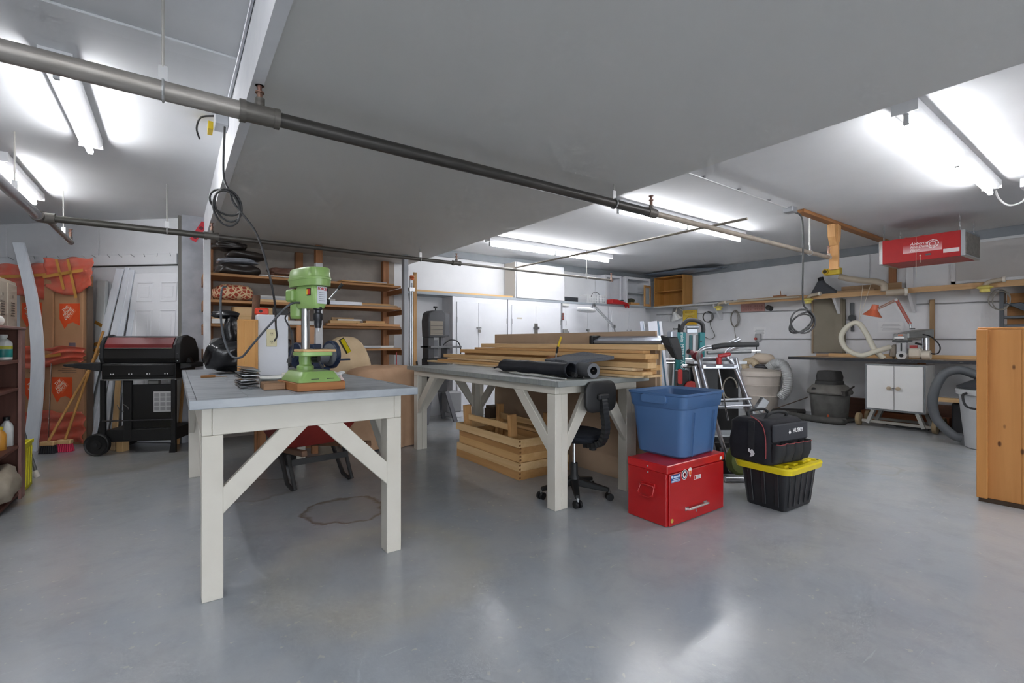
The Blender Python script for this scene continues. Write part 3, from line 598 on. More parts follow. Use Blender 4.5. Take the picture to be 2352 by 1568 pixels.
sheet('crumpled orange plastic draped around the middle of the cartons', 0.9, 1.75, .41, .92, 1.14, 9, .03, .05, ((-.2, 1.05, .1, 1.02),))
sheet('crumpled orange plastic gathered at the foot of the cartons', 0.9, 1.75, .41, .02, .38, 12, .03, .0)
# white slab with brass knob and brown tape
t = T('brass_knob_slab', 'white door edge with brass knob and curls of brown tape', 'door', WLp(1.03, .12, 0), rot=(2, 0, LWR)); t['kind'] = 'thing'
M().box(-.06, .06, -.02, .02, .004, 1.95).obj('slab', mat('#dfe3e2', .5), t, bev=.003)
M().lathe([(.012, 0), (.012, .03), (.03, .045), (.034, .06), (.02, .075)], (0, .02, 1.0), 14, (-90, 0, 0)).obj('knob', mat('#c9a24a', .25, .9), t, smooth=50)
for z, a in ((1.05, .05), (1.2, -.04), (1.38, .06)): M().bar((-.062, .024, z), (.062, .024, z+a), .003, .04).obj('tape', TAPE, t)
one('black_lettered_carton', 'dark printed edge of a thin carton beside the brass knob', 'cardboard box', M().box(-.012, .012, -.03, .03, 0, 1.85), mat('#6b5a4c', .8), loc=WLp(.925, .30, 0), rz=LWR)
# bowed plank and companions by the bookcase
b = M(); N_ = 12; rings = []
f0, f1 = Vector(WLp(1.16, .74, 0)), Vector(WLp(1.74, .44, 2.36))
ux = Vector((math.cos(R(35)), -math.sin(R(35)), 0))
for i in range(N_+1):
    u = i/N_; p = f0.lerp(f1, u)+ux*(.16*math.sin(math.pi*u*.95)); wv = ux*(.075-.012*u); th = Vector((.006, .008, 0))
    rings.append([p-wv-th, p+wv-th, p+wv+th, p-wv+th])
b.loft(rings)
one('bowed_plank', 'long bowed white vinyl plank leaning from floor to header board', 'board', b, VW, smooth=40)
one('white_strip', 'thin white strip leaning close behind the bowed plank', 'board', M().bar((-1.32, 7.02, 0), (-1.62, 7.7, 1.7), .05, .015, (0, 1, 0)), VW)
one('timber_strip', 'thin tan timber strip leaning beside the wooden bookcase', 'board', M().bar((-1.15, 6.2, 0), (-1.52, 7.3, 1.5), .04, .018, (0, 1, 0)), PINE2[2])
# brooms and saw
def broom(label, f, tp, bm, hm):
    t = T('push_broom', label, 'broom', f); f = Vector(f); d = Vector(tp)-f
    h0 = Vector((0, 0, .13))
    M().cyl(h0, d, .013, seg=8).obj('handle', hm, t, smooth=40)
    M().obox((0, 0, .11), (.13, .06, .045), (0, 0, -25)).obj('head', PINE[0], t, bev=.006)
    b = M()
    for i in range(7):
        for j in range(3): x, y = -.055+i*.018, -.02+j*.02; b.cyl((x*math.cos(R(-25))-y*math.sin(R(-25)), x*math.sin(R(-25))+y*math.cos(R(-25)), .088), (1.2*x*math.cos(R(-25))-1.4*y*math.sin(R(-25)), 1.2*x*math.sin(R(-25))+1.4*y*math.cos(R(-25)), .002), .007, .01, 5)
    o = b.obj('bristles', bm, t); o['kind'] = 'stuff'
broom('broom with pink bristles leaning in front of the cartons', (-.97, 6.99, 0), (-.69, 7.37, 1.32), mat('#d8385c', .7), wood('#c4924e', '#a87436', 2))
broom('broom with black bristles leaning in front of the cartons', (-1.10, 6.98, 0), (-.68, 7.40, 1.2), mat('#26262a', .8), wood('#c99a58', '#b07e42', 2))
one('hand_saw', 'long narrow saw blade leaning on the cartons', 'saw', M().bar((-1.13, 7.15, .01), (-1.17, 7.62, 1.06), .003, .05, (0, 1, 0)), mat('#8d8580', .4, .8, c2='#6d6560', ns=20))
# blocks on the floor behind the grill
for i, (s, n, w, d, h, m, lab) in enumerate(((.50, .58, .13, .1, .12, DW, 'white painted block on the floor behind the grill'), (.33, .56, .12, .09, .11, wood('#b39a78', '#94785a', 0), 'dull timber offcut on the floor behind the grill'), (.17, .60, .08, .08, .13, PINE[2], 'fresh pine offcut on the floor beside the grill leg'))):
    one('timber_block', lab, 'wood block', M().box(-w/2, w/2, -d/2, d/2, 0, h), m, loc=WLp(s, n, 0), rz=LWR, group='blocks behind the grill', bev=.003)
# small notice card on the pier
t = T('red_card', 'red card with dark figures tilted on the pier above the shelf', 'card', (.235, 6.777, 2.52), rot=(0, 28, 0))
M().box(-.035, .035, -.003, 0, -.13, .13).obj('card', mat('#cf3340', .5), t); [M().cyl((0, -.003, z_), (0, -.0038, z_), .022, seg=14).obj('punched_mark', mat('#6a2430', .5), t) for z_ in (.05, -.08)]

# ---------------------------------------------------------------- gas grill
GB = mat('#1b1b1c', .3); GBM = mat('#151516', .5)
t = T('gas_grill', 'black gas grill with dark red lid band on a wheeled cart', 'grill', (-.65, 6.55, 0), -25)
M().prism([(.04, .97), (.02, 1.02), (.03, 1.16), (.08, 1.235), (.2, 1.26), (.36, 1.22), (.44, 1.1), (.45, .97)], .03, .71, 'yz').obj('lid', GB, t, bev=.004)
M().prism([(.018, 1.13), (.024, 1.17), (.07, 1.238), (.075, 1.243), (.09, 1.243), (.05, 1.13)], .045, .685, 'yz').obj('lid_band', mat('#74181b', .38, c2='#661215', ns=2), t)
M().cyl((.045, .012, 1.127), (.685, .012, 1.127), .007, seg=8).obj('lid_trim', CHROME, t, smooth=40)
for x0, x1 in ((-.005, .03), (.71, .76)): M().prism([(.03, .965), (.005, 1.02), (.02, 1.18), (.08, 1.25), (.2, 1.275), (.37, 1.235), (.455, 1.11), (.46, .965)], x0, x1, 'yz').obj('lid_cap', BLKM, t, bev=.012, seg=2)
M().box(.02, .72, .01, .46, .80, .966).obj('firebox', GBM, t, bev=.006)
M().box(.03, .71, -.012, .012, .83, .955).obj('control_panel', GB, t, bev=.008)
for k in range(4):
    for e in (-.012, .012): M().cyl((.13+k*.17+e, -.0125, .855), (.13+k*.17+e, -.014, .855), .007, seg=8).obj('valve_stud', mat('#dcdcdc', .3), t)
for x in (.0, .735):
    for z in (1.07, .99): M().ball((x, .015, z), .006, 8, 5).obj('screw', CHROME, t)
M().box(.01, .73, .0, .44, .785, .80).obj('shelf_plate', mat('#9a9c9e', .35, .8), t)
M().prism([(-.34, .962), (-.34, .94), (0, .885), (0, .975)], .02, .42, 'xz').obj('side_shelf', BLKM, t, bev=.006)
M().prism([(.76, .965), (.76, .90), (.87, .92), (.87, .955)], .02, .42, 'xz').obj('side_shelf', BLKM, t, bev=.006)
M().prism([(.78, .966), (.795, 1.02), (.81, 1.025), (.84, .966)], .1, .16, 'xz').obj('burner_knob', BLACK, t, bev=.004)
for x in (.03, .70):
    for y in (.02, .41): M().box(x-.022, x+.022, y-.02, y+.02, .1 if x < .5 else .0, .80).obj('leg', GBM, t, bev=.004)
M().box(.3, .69, .03, .045, .27, .74).obj('door_panel', GB, t, bev=.004)
M().box(.22, .29, .02, .06, .15, .78).obj('door_post', GBM, t, bev=.004)
pc = M().box(.5, .685, .026, .03, .44, .66).obj('notice_plate', mat('#b8b8b8', .5), t)
for i in range(3):
    for j in range(4): M().box(.508+i*.058, .556+i*.058, .0245, .026, .455+j*.05, .495+j*.05).obj('print_block', mat('#8d8d8e', .6), pc)
M().box(.05, .71, .03, .42, .13, .26).obj('bottom_shelf', GBM, t, bev=.006)
M().cyl((.03, .0, .36), (.70, .0, .36), .007, seg=8).obj('towel_rail', mat('#5d5d5f', .3, .8), t)
M().box(.44, .54, .03, .1, .735, .785).obj('grease_cup', mat('#8f8f8d', .4, .6), t, bev=.01)
M().tube([(.005, .0, .12), (.01, .48, .12)], .014, 8).obj('axle', GBM, t)
for y in (-.02, .50):
    w_ = M().lathe([(.0, -.03), (.05, -.03), (.052, -.018), (.095, -.02), (.108, -.03), (.117, -.02), (.117, .02), (.108, .03), (.095, .02), (.052, .018), (.05, .03), (0, .03)], (0, y, .118), 22, (90, 0, 0)).obj('wheel', mat('#161617', .55), t, smooth=35)
    M().cyl((0, y-.034, .118), (0, y+.034, .118), .018, seg=10).obj('hub', BLKM, w_)
M().prism([(.72, 0), (.66, 0), (.68, .1), (.72, .1)], .0, .04, 'xz').obj('foot', GBM, t)
M().tube(cr([(.06, .2, .5), (.15, .1, .45), (.24, .05, .46), (.27, .0, .5), (.22, .02, .53)], 5), .004, 5).obj('match_chain', STEEL, t)
M().lathe([(.0, 0), (.03, .0), (.035, .03), (.02, .07), (0, .07)], (.2, .2, .27), 10).obj('regulator', mat('#9b9b98', .4, .6), t)

# ---------------------------------------------------------------- lockers, bookcase
t = T('metal_locker', 'beige metal locker block with louvred doors behind the bookcase', 'locker', (-1.32, 5.5, 0))
LB = mat('#b4ac9c', .45)
M().box(-.4, 0, 0, 1.36, 0, 1.8).obj('carcass', LB, t, bev=.004)
for i in range(4):
    y = .02+i*.335; d_ = M().box(0, .012, y, y+.315, .08, 1.77).obj('door', LB, t, bev=.004)
    for k in range(6): M().box(.012, .016, y+.1, y+.22, 1.45+k*.025, 1.46+k*.025).obj('louvre', mat('#5d574c', .6), d_)
    M().box(.012, .018, y+.03, y+.07, 1.0, 1.14).obj('handle_plate', mat('#cfc9bb', .4), d_)
    M().box(.012, .014, y+.13, y+.19, 1.63, 1.66).obj('number_plate', mat('#8d8778', .5), d_)
t = T('bookcase', 'dark mahogany bookcase with open shelves', 'bookcase', (-.97, 3.9, 0))
MH = wood('#6e4233', '#563026', 2); MHx = wood('#74493b', '#5a352a', 1); ML = mat('#8e6a62', .45, c2='#7f5b53', ns=6)
M().box(-.32, 0, 1.28, 1.30, 0, 1.29).obj('side', MH, t); M().box(-.32, 0, 0, .02, 0, 1.29).obj('side', MH, t)
M().box(-.32, -.31, .02, 1.28, 0.02, 1.28).obj('back', MH, t); M().box(.0, .02, 1.19, 1.30, 0, 1.29).obj('stile', ML, t, bev=.003); M().box(.0, .02, 0, .1, 0, 1.29).obj('stile', ML, t, bev=.003)
M().box(-.33, .025, -.01, 1.31, 1.29, 1.31).obj('top', ML, t, bev=.004)
for z in (.05, .41, .85, 1.06): M().box(-.309, .005, .021, 1.279, z-.022, z).obj('shelf', MHx, t, bev=.002)
def bottle(label, x, y, z, r, h, bm, capm, band=None, group='bottles on the bookcase'):
    t = T('bottle', label, 'bottle', (x, y, z), 0, group)
    M().lathe([(r*.9, 0), (r, .005), (r, h*.66), (r*.8, h*.76), (r*.4, h*.84), (r*.4, h*.88)], (0, 0, 0), 14).obj('body', bm, t, smooth=40)
    M().cyl((0, 0, h*.88), (0, 0, h), r*.5, seg=12).obj('cap', capm, t, smooth=40)
    if band: M().lathe([(r*1.01, h*.12), (r*1.02, h*.13), (r*1.02, h*.42), (r*1.01, h*.43)], (0, 0, 0), 14).obj('label_band', band, t, smooth=40); M().lathe([(r*1.01, h*.44), (r*1.02, h*.45), (r*1.02, h*.55), (r*1.01, h*.56)], (0, 0, 0), 14).obj('label_band', mat('#b9b93a', .5), t, smooth=40)
bottle('white bottle with teal and lime label on the top shelf', -1.04, 5.06, 1.061, .05, .19, mat('#d8dcd8', .4), mat('#dfe2e0', .4), mat('#17817c', .4))
bottle('white bottle with black cap on the lower shelf', -1.03, 5.10, .411, .038, .22, mat('#d9dbd9', .4), BLACK)
bottle('dark bottle with yellow cap on the lower shelf', -1.08, 5.0, .411, .036, .25, mat('#7d7a76', .4), mat('#d6bf2c', .4))
bottle('orange and white bottle on the lower shelf', -1.03, 4.93, .411, .034, .17, mat('#d89a3c', .4), mat('#d6bf2c', .4))
bottle('clear bottle with grey cap standing on the lower shelf', -1.1, 5.13, .411, .034, .2, mat('#a8aaa4', .3), mat('#6a6a6a', .4))
t = T('cloth_sack', 'pale canvas sack slumped on the bottom shelf of the bookcase', 'sack', (-1.04, 4.84, .051))
M().ball((0, 0, .13), (.115, .20, .125), 26, 16, crumple(4, .1), .65).obj('sack', mat('#b5aa98', .9, c2='#9c917f', ns=6, bump=.3), t, smooth=180)
one('cardboard_piece', 'piece of bare cardboard standing on the bookcase top', 'cardboard', M().prism([(0, 0), (.1, 0), (.1, .22), (.01, .3)], 0, .01, 'yz'), CARD, loc=(-1.1, 5.02, 1.312))
one('paper_roll', 'white paper roll lying on the bookcase top', 'paper roll', M().cyl((-1.15, 4.7, 1.352), (-1.05, 4.98, 1.352), .04, seg=12), mat('#dedbd4', .8), smooth=40)
t = T('yellow_crate', 'bright yellow plastic crate beside the bookcase', 'crate', (-1.09, 5.25, 0))
YC = mat('#e3d91f', .45)
for b in (M().box(.1, .115, 0, .32, 0, .38), M().box(-.1, .099, 0, .015, 0, .38), M().box(-.1, .099, .305, .32, 0, .38), M().box(-.115, -.1, 0, .32, 0, .38)): b.obj('wall_panel', YC, t, bev=.004)
M().box(-.1, .1, .015, .305, 0, .012).obj('base', YC, t)
M().box(-.12, .12, -.005, .325, .372, .382).obj('rim', YC, t) if False else M().box(.115, .125, -.005, .325, .355, .385).obj('rim', YC, t, bev=.003)
for k in range(4): M().bar((.116, .03+k*.075, .03), (.116, .08+k*.075, .33), .004, .014, (0, 1, 0)).obj('rib', YC, t)
t = T('metal_pole', 'grey metal pole with pale rubber foot leaning by the yellow crate', 'pole', (-1.0, 5.84, 0))
M().cyl((0, 0, .05), (-.25, -.05, 1.25), .013, seg=8).obj('shaft', mat('#7b7b7a', .4, .6), t, smooth=40); M().cyl((0.01, 0, 0), (-.005, 0, .06), .022, .017, 10).obj('foot', mat('#c9c5bb', .6), t, smooth=40)

# ---------------------------------------------------------------- lumber shelving under the soffit
t = T('lumber_shelving', 'deep timber shelving with white posts holding lumber and bags', 'shelving', (.29, 6.1, 0))
SH = wood('#bd8c5c', '#a07044', 0); PW = mat('#dfe0e2', .6, c2='#cfd0d3', ns=8, bump=.1)
M().box(-.035, .03, 0, .09, 0, 2.39).obj('post', PW, t, bev=.003)
M().box(1.12, 1.20, 0, .09, 0, 2.17).obj('post', PW, t, bev=.003); M().box(1.12, 1.20, .001, .09, 2.171, 2.39).obj('post', BROWN[2], t, bev=.003)
M().box(2.27, 2.33, 0, .09, 0, 2.39).obj('post', mat('#a7abb0', .6), t, bev=.003)
for x in (.0, 1.02, 2.22): M().box(x, x+.09, .66, .755, 0, 2.39).obj('rear_post', BROWN[2], t)
SZ = (1.97, 1.67, 1.40, 1.11, .72, .35)
for z in SZ: M().box(-.03, 2.26, .091, .657, z-.03, z).obj('shelf', SH, t, bev=.003)
for z in SZ[:5]:
    M().box(-.03, .0, .1, .65, z-.12, z-.031).obj('side_rail', BROWN[1], t); M().box(2.27, 2.3, .095, .74, z-.1, z-.031).obj('side_rail', BROWN[1], t)
PLB = mat('#3a332f', .3, c2='#2c2623', ns=6, bump=.3); 
def sack(label, c, r, m, seed, amp=.16, name='wrapped_bundle', cat='bundle', group='bundles on the top shelf', rz=0):
    return one(name, label, cat, M().ball((0, 0, r[2]), r, 30, 18, crumple(seed, amp), .6), m, loc=c, rz=rz, group=group, smooth=180)
sack('brown plastic bundle at the bottom of the bag pile on the top shelf', (.60, 6.42, 1.97), (.22, .2, .065), PLB, 11, .12)
sack('pale foil-like bag in the middle of the pile on the top shelf', (.60, 6.38, 2.105), (.19, .18, .028), mat('#aeb2bb', .35, c2='#8d919b', ns=9, bump=.4), 12, .15)
sack('brown plastic bundle second from the top of the shelf pile', (.68, 6.42, 2.163), (.2, .18, .05), PLB, 13, .12)
sack('dark plastic bundle on top of the shelf pile under the soffit', (.52, 6.44, 2.268), (.17, .17, .045), PLB, 14, .12)
sack('reddish crumpled plastic lying on the top shelf', (1.10, 6.35, 2.0), (.19, .15, .05), mat('#7d5a4c', .35, c2='#54382f', ns=7, bump=.4), 15, .2)
# patterned cushion
def cushion_mat():
    m, nt, b, nn, ln = _new('patterned_cloth'); b.inputs['Roughness'].default_value = .85
    tc = nn('ShaderNodeTexCoord'); mp = nn('ShaderNodeMapping'); mp.inputs['Rotation'].default_value = (0, 0, R(45)); mp.inputs['Scale'].default_value = (22, 22, 22); ln(tc.outputs['Object'], mp.inputs['Vector'])
    mp.inputs['Rotation'].default_value = (R(30), R(20), R(45))
    vo = nn('ShaderNodeTexVoronoi'); vo.feature = 'DISTANCE_TO_EDGE'; vo.inputs['Scale'].default_value = 1; vo.inputs['Randomness'].default_value = .15; ln(mp.outputs['Vector'], vo.inputs['Vector'])
    ln(_ramp(nt, vo.outputs['Distance'], [(.1, lin('#d8b992')), (.14, lin('#a5432f'))]), b.inputs['Base Color']); return m
one('patterned_cushion', 'red and cream lattice patterned cushion on the second shelf', 'cushion', M().ball((0, 0, .095), (.2, .2, .095), 26, 16, crumple(21, .05), .65), cushion_mat(), loc=(.55, 6.36, 1.67), smooth=180)
# boards on the shelves
WB = mat('#d9d8d4', .5); GB2 = mat('#b9bcc2', .5)
def boards(items, cat='board', grp='boards on the lumber shelves'):
    for (lab, x0, x1, y, w, z, h, m, rz) in items:
        one('shelf_board', lab, cat, M().box(-(x1-x0)/2, (x1-x0)/2, -w/2, w/2, 0, h), m, loc=((x0+x1)/2, y, z), rz=rz, group=grp, bev=.002)
boards([
 ('tan plywood panel overhanging the top shelf', 1.72, 2.44, 6.33, .36, 1.972, .016, PINE2[0], 3),
 ('pale grey panel lying on the plywood at the top shelf', 1.85, 2.4, 6.45, .25, 1.99, .03, GB2, 0),
 ('white strip under the crumpled plastic on the top shelf', .8, 1.28, 6.2, .05, 1.972, .01, WB, 0),
 ('brown panel under the reddish plastic on the top shelf', .95, 1.45, 6.30, .16, 1.984, .014, BROWN[0], 0),
 ('long white board at the back of the second shelf', .8, 1.75, 6.55, .1, 1.672, .1, WB, 0),
 ('long grey strip on the second shelf beside the cushion', .78, 1.8, 6.40, .06, 1.672, .06, GB2, 0),
 ('tan strip at the front of the second shelf beside the cushion', .78, 1.7, 6.28, .05, 1.672, .03, PINE[0], 0),
 ('white painted board behind the drill handles on the second shelf', 1.5, 2.0, 6.2, .06, 1.672, .045, mat('#dfe2ea', .4), 0),
 ('long tan lath on the second shelf running to the end post', 1.6, 2.53, 6.32, .05, 1.672, .03, PINE[0], -1),
 ('grey weathered lath on the second shelf', 1.9, 2.53, 6.24, .04, 1.672, .018, wood('#a08a74', '#7d6a58', 0), 2),
 ('upper tan lath stacked at the back of the second shelf', 1.5, 2.5, 6.48, .05, 1.672, .06, PINE2[0], 1),
 ('thick timber block stack on the third shelf', 1.62, 2.0, 6.3, .12, 1.402, .07, PINE[0], 0),
 ('white strip on the timber blocks of the third shelf', 1.72, 2.03, 6.3, .06, 1.473, .02, WB, 0),
 ('rough lath on top of the third shelf blocks', 1.66, 1.95, 6.36, .03, 1.473, .045, wood('#b09068', '#8c6c4a', 0), 2),
 ('square timber offcut on the third shelf', 2.07, 2.33, 6.28, .12, 1.402, .075, PINE2[0], 0),
 ('long plank overhanging the front of the third shelf', 1.55, 2.5, 6.16, .1, 1.402, .03, SH, 0),
 ('thin offcut under the long plank of the third shelf', 1.95, 2.35, 6.24, .08, 1.434, .012, PINE[0], 0),
 ('white board lying on the fourth shelf', 1.9, 2.45, 6.25, .08, 1.112, .03, WB, -2),
 ('second white strip on the fourth shelf', 1.9, 2.25, 6.18, .05, 1.112, .02, GB2, 1),
 ('white strip at the pier end of the fourth shelf', .33, .8, 6.3, .06, 1.112, .05, WB, 0),
 ('grey strip at the pier end of the fourth shelf', .33, .75, 6.2, .05, 1.112, .03, GB2, 0),
 ('white painted batten at the front of the third shelf', .33, 1.4, 6.16, .03, 1.402, .05, WB, 0),
 ('pale offcut standing low beside the covered machine', 1.95, 2.35, 6.2, .14, .722, .05, PINE[0], 3),
 ('tan offcut second in the low pile beside the covered machine', 1.97, 2.32, 6.2, .13, .774, .05, PINE[0], -4),
 ('short tan offcut on top of the low pile beside the covered machine', 1.98, 2.25, 6.2, .12, .826, .06, PINE[0], 6)])
t = T('timber_case', 'rounded blond timber case on the third shelf', 'wooden case', (.75, 6.38, 1.402))
M().loftz([(.1, rrect(.55, .24, .04, 4, .07, .02)), (.2, rrect(.55, .24, .04, 4, .07, .02))]).obj('upper_case', PINE[0], t, smooth=40)
M().loftz([(0, rrect(.80, .3, .05)), (.099, rrect(.80, .3, .05))]).obj('lower_case', PINE[0], t, smooth=40)
# things standing at the end of the shelving
one('clamp_bar', 'grey steel bar clamp standing by the end post of the shelving', 'clamp', M().cyl((2.66, 6.12, 0), (2.66, 6.12, 2.1), .014, seg=8).cyl((2.70, 6.15, 0), (2.70, 6.15, 2.02), .012, seg=8).box(2.64, 2.72, 6.1, 6.17, 1.9, 1.95), STEEL, smooth=40)
one('orange_bobbin', 'small orange and white reel hanging at the end of the shelving', 'reel', M().lathe([(.0, 0), (.03, 0), (.034, .02), (.02, .03), (.034, .04), (.03, .06), (0, .06)], (2.665, 6.08, 2.05), 12), mat('#c96a3a', .5, c2='#e8e4de', ns=20, lo=.5, hi=.55), smooth=40)
one('perforated_strip', 'tall tan strip standing upright beside the shelving end', 'board', M().box(2.74, 2.79, 6.2, 6.215, .85, 2.18).box(2.76, 2.77, 6.2, 6.215, 0, .85), wood('#c39a68', '#a47a48', 2))
one('cable_bundle', 'black strap hanging at the shelving end', 'strap', M().tube(cr([(2.78, 6.18, .92), (2.8, 6.16, .7), (2.82, 6.15, .4), (2.8, 6.15, .1), (2.8, 6.15, .01)], 5), .012, 7), BLACK, smooth=60)
one('red_clamp', 'small red clamp lying on the low shelf end', 'clamp', M().box(2.42, 2.52, 6.14, 6.17, .722, .78).cyl((2.47, 6.15, .72), (2.47, 6.15, 1.05), .006, seg=6), mat('#b02024', .4))

# ---------------------------------------------------------------- covered machine and drop cloth behind the bench
def drape(name, label, x0, x1, y0, y1, ztop, m, seed, rnd_=.12, fold=.015, flat=False):
    ph = random.Random(seed).uniform(0, 6)
    def f(u, v):
        a = u*2*math.pi; k = min(1, v/.35); cx, cy = (x0+x1)/2, (y0+y1)/2
        sx, sy = (x1-x0)/2, (y1-y0)/2; ca_, sa_ = math.cos(a), math.sin(a); n = 4
        q = (abs(ca_)**n+abs(sa_)**n)**(-1/n)
        w = max(0, (v-.35)/.65)
        out = 1+w*.05+fold*w*8*math.sin(11*a+ph)*.35
        z = ztop-(rnd_*k**3 if w == 0 else rnd_+(ztop-rnd_-.012)*w)
        rr = (k*.93 if w == 0 else .93+.07*min(1, w*6))
        return (cx+sx*q*ca_*rr*out, cy+sy*q*sa_*rr*out, z+.008*math.sin(5*a+ph)*k)
    b = M().grid(f, 64, 22)
    return one(name, label, 'cloth cover', b, m, smooth=180)
CREAM = mat('#cdb796', .9, c2='#c2ab8a', ns=8, bump=.15); TANC = mat('#bf9c7e', .9, c2='#b39072', ns=6, bump=.15)
drape('dust_cover', 'cream dust cover draped over a tall machine by the shelves', 1.40, 2.0, 5.66, 6.05, 1.26, CREAM, 2, .3, .03)
drape('drop_cloth', 'tan drop cloth draped over a low table between the benches', 1.56, 2.41, 5.06, 5.58, .925, TANC, 6, .05, .035)

# ---------------------------------------------------------------- drill press and its block
t = T('fir_block', 'squared fir block under the green drill press', 'wood block', (.615, 2.775, .942), 6)
M().box(-.125, .125, -.175, .175, 0, .042).obj('block', wood('#a8703f', '#8a5529', 0), t, bev=.002)
GRN = mat('#87a860', .35, c2='#7f9f58', ns=3, coat=.2); GRL = mat('#93b56c', .35, coat=.2)
t = T('drill_press', 'green benchtop drill press with black feed handles', 'drill press', (.615, 2.775, .985), 6)
M().loftz([(0, rrect(.225, .32, .02)), (.012, rrect(.22, .315, .02)), (.05, rrect(.18, .27, .03)), (.055, rrect(.17, .26, .03))]).obj('base', GRN, t, smooth=35)
for x in (-.03, .05): M().box(x-.02, x+.02, -.156, -.15, .004, .018).obj('slot', BLACK, t)
M().lathe([(.045, 0), (.045, .02), (.032, .03), (.032, .09), (.027, .095)], (0, .09, .055), 18).obj('column_foot', GRN, t, smooth=40)
M().cyl((0, .09, .1), (0, .09, .45), .0225, seg=18).obj('column', mat('#a7a9a8', .25, 1), t, smooth=40)
tb = M().loftz([(.135, rrect(.15, .15, .015, 4, 0, -.03)), (.14, rrect(.165, .165, .015, 4, 0, -.03)), (.158, rrect(.165, .165, .015, 4, 0, -.03))]).obj('table', GRL, t, smooth=40)
M().box(-.075, .10, -.11, .05, .159, .172).obj('table_board', PINE[0], tb, bev=.002)
M().cyl((0, .09, .1), (0, .09, .16), .035, seg=14).obj('table_collar', GRN, t, smooth=40)
M().cyl((.03, .055, .118), (.055, .03, .118), .022, seg=12).obj('clamp_knob', BLACK, t, smooth=40); M().bar((.045, .04, .12), (.075, .02, .06), .008, .008).obj('clamp_lever', BLACK, t)
M().loftz([(.40, rrect(.085, .20, .03, 4, 0, .03)), (.42, rrect(.1, .225, .03, 4, 0, .03)), (.50, rrect(.105, .23, .03, 4, 0, .03)), (.53, rrect(.09, .2, .03, 4, 0, .03))]).obj('head', GRL, t, smooth=40)
def cov(s, dy=0):
    p = []
    for k in range(9): a = R(180+180*k/8); p.append((.082*s*math.cos(a), -.04+.09*s*math.sin(a)))
    p += [(.075*s, .06), (.05*s, .2*s), (.035*s, .225*s), (-.035*s, .225*s), (-.05*s, .2*s), (-.075*s, .06)]; return p
cv = M().loftz([(.525, cov(.97)), (.56, cov(1.0)), (.562, cov(1.03)), (.572, cov(1.03)), (.575, cov(.98)), (.615, cov(.95)), (.626, cov(.87))]).obj('pulley_cover', GRN, t, smooth=30)
M().cyl((0, .17, .36), (0, .17, .49), .05, seg=18).cyl((0, .17, .345), (0, .17, .36), .042, .05, 18).obj('motor', GRN, t, smooth=40)
M().box(-.08, .02, .12, .2, .44, .51).obj('motor_mount', GRN, t, bev=.01)
M().lathe([(.0, 0), (.018, .0), (.024, .02), (.024, .04), (.03, .05), (.03, .08), (.02, .085), (.02, .1), (.03, .105), (.03, .12)], (0, -.045, .29), 16).obj('chuck', mat('#3b3c3f', .35, .7), t, smooth=40)
M().cyl((0, -.045, .27), (0, -.045, .29), .008, seg=8).obj('chuck_jaw', STEEL, t)
hb = M().cyl((.05, -.02, .445), (.105, -.02, .445), .017, seg=14).obj('feed_hub', BLACK, t, smooth=40)
for a in (58, 178, 298):
    d = Vector((0, math.cos(R(a+90))*.55, math.sin(R(a+90)))).normalized()
    if a == 178: d = Vector((.0, .75, -.1))
    p0 = Vector((.095, -.02, .445)); d = d+Vector((.38, 0, 0)); d.normalize()
    h_ = M().cyl(p0, p0+d*.11, .0045, seg=8).obj('feed_rod', CHROME, t, smooth=40); M().cyl(p0+d*.105, p0+d*.145, .008, .011, 10).obj('grip', BLACK, h_, smooth=40)
sw = M().box(-.056, -.052, -.04, .0, .47, .51).obj('switch', BLACK, t); M().box(-.06, -.056, -.038, -.02, .475, .505).obj('switch_key', mat('#c8322c', .4), sw); M().box(-.06, -.056, -.018, -.004, .475, .505).obj('switch_key', mat('#dcae2e', .4), sw)
pt = M().box(-.036, .036, -.0875, -.084, .425, .52).obj('rating_plate', mat('#cfd3da', .4), t)
text('FORCE', 'lettering', mat('#b3242c', .5), pt, .022, (0, -.088, .507), (90, 0, 0), shear=.15, bold=.0006)
for k in range(5): M().box(-.026+.004*(k % 2), .024, -.0882, -.0875, .44+k*.011, .443+k*.011).obj('print_line', mat('#777c86', .5), pt)
M().ball((.042, -.084, .505), .008, 8, 6).obj('depth_knob', BLACK, t)
b = M(); b.tube(cr([(-.05, .03, .43), (-.12, -.02, .41), (-.2, .05, .30), (-.27, .12, .19), (-.30, .2, .13), (-.335, .28, .14), (-.36, .35, .25), (-.36, .42, .4), (-.34, .5, .52), (-.30, .6, .55)], 8), .006, 7).obj('power_cord', mat('#4a4d52', .45), t, smooth=60)
for c_ in list(t.children):
    if c_.name.split('.')[0] in ('head', 'pulley_cover', 'motor', 'motor_mount', 'chuck', 'chuck_jaw', 'feed_hub', 'feed_rod', 'switch', 'rating_plate', 'depth_knob'):
        c_.matrix_basis = Matrix.Translation((0, .09, 0)) @ Matrix.Rotation(R(19), 4, 'Z') @ Matrix.Diagonal((.84, .80, 1, 1)) @ Matrix.Translation((0, -.09, 0)) @ c_.matrix_basis
one('loose_cord', 'dark cord with three-prong plug hanging in front of the white pedestal', 'cord', M().tube(cr([(.70, 3.80, 1.42), (.62, 3.55, 1.36), (.63, 3.4, 1.27), (.64, 3.4, 1.16), (.62, 3.38, 1.09)], 7), .0055, 7).cyl((.62, 3.38, 1.095), (.612, 3.375, 1.06), .012, .016, 10).box(.606, .608, 3.37, 3.376, 1.04, 1.062).box(.616, .618, 3.37, 3.376, 1.04, 1.062), mat('#333437', .5), smooth=50)

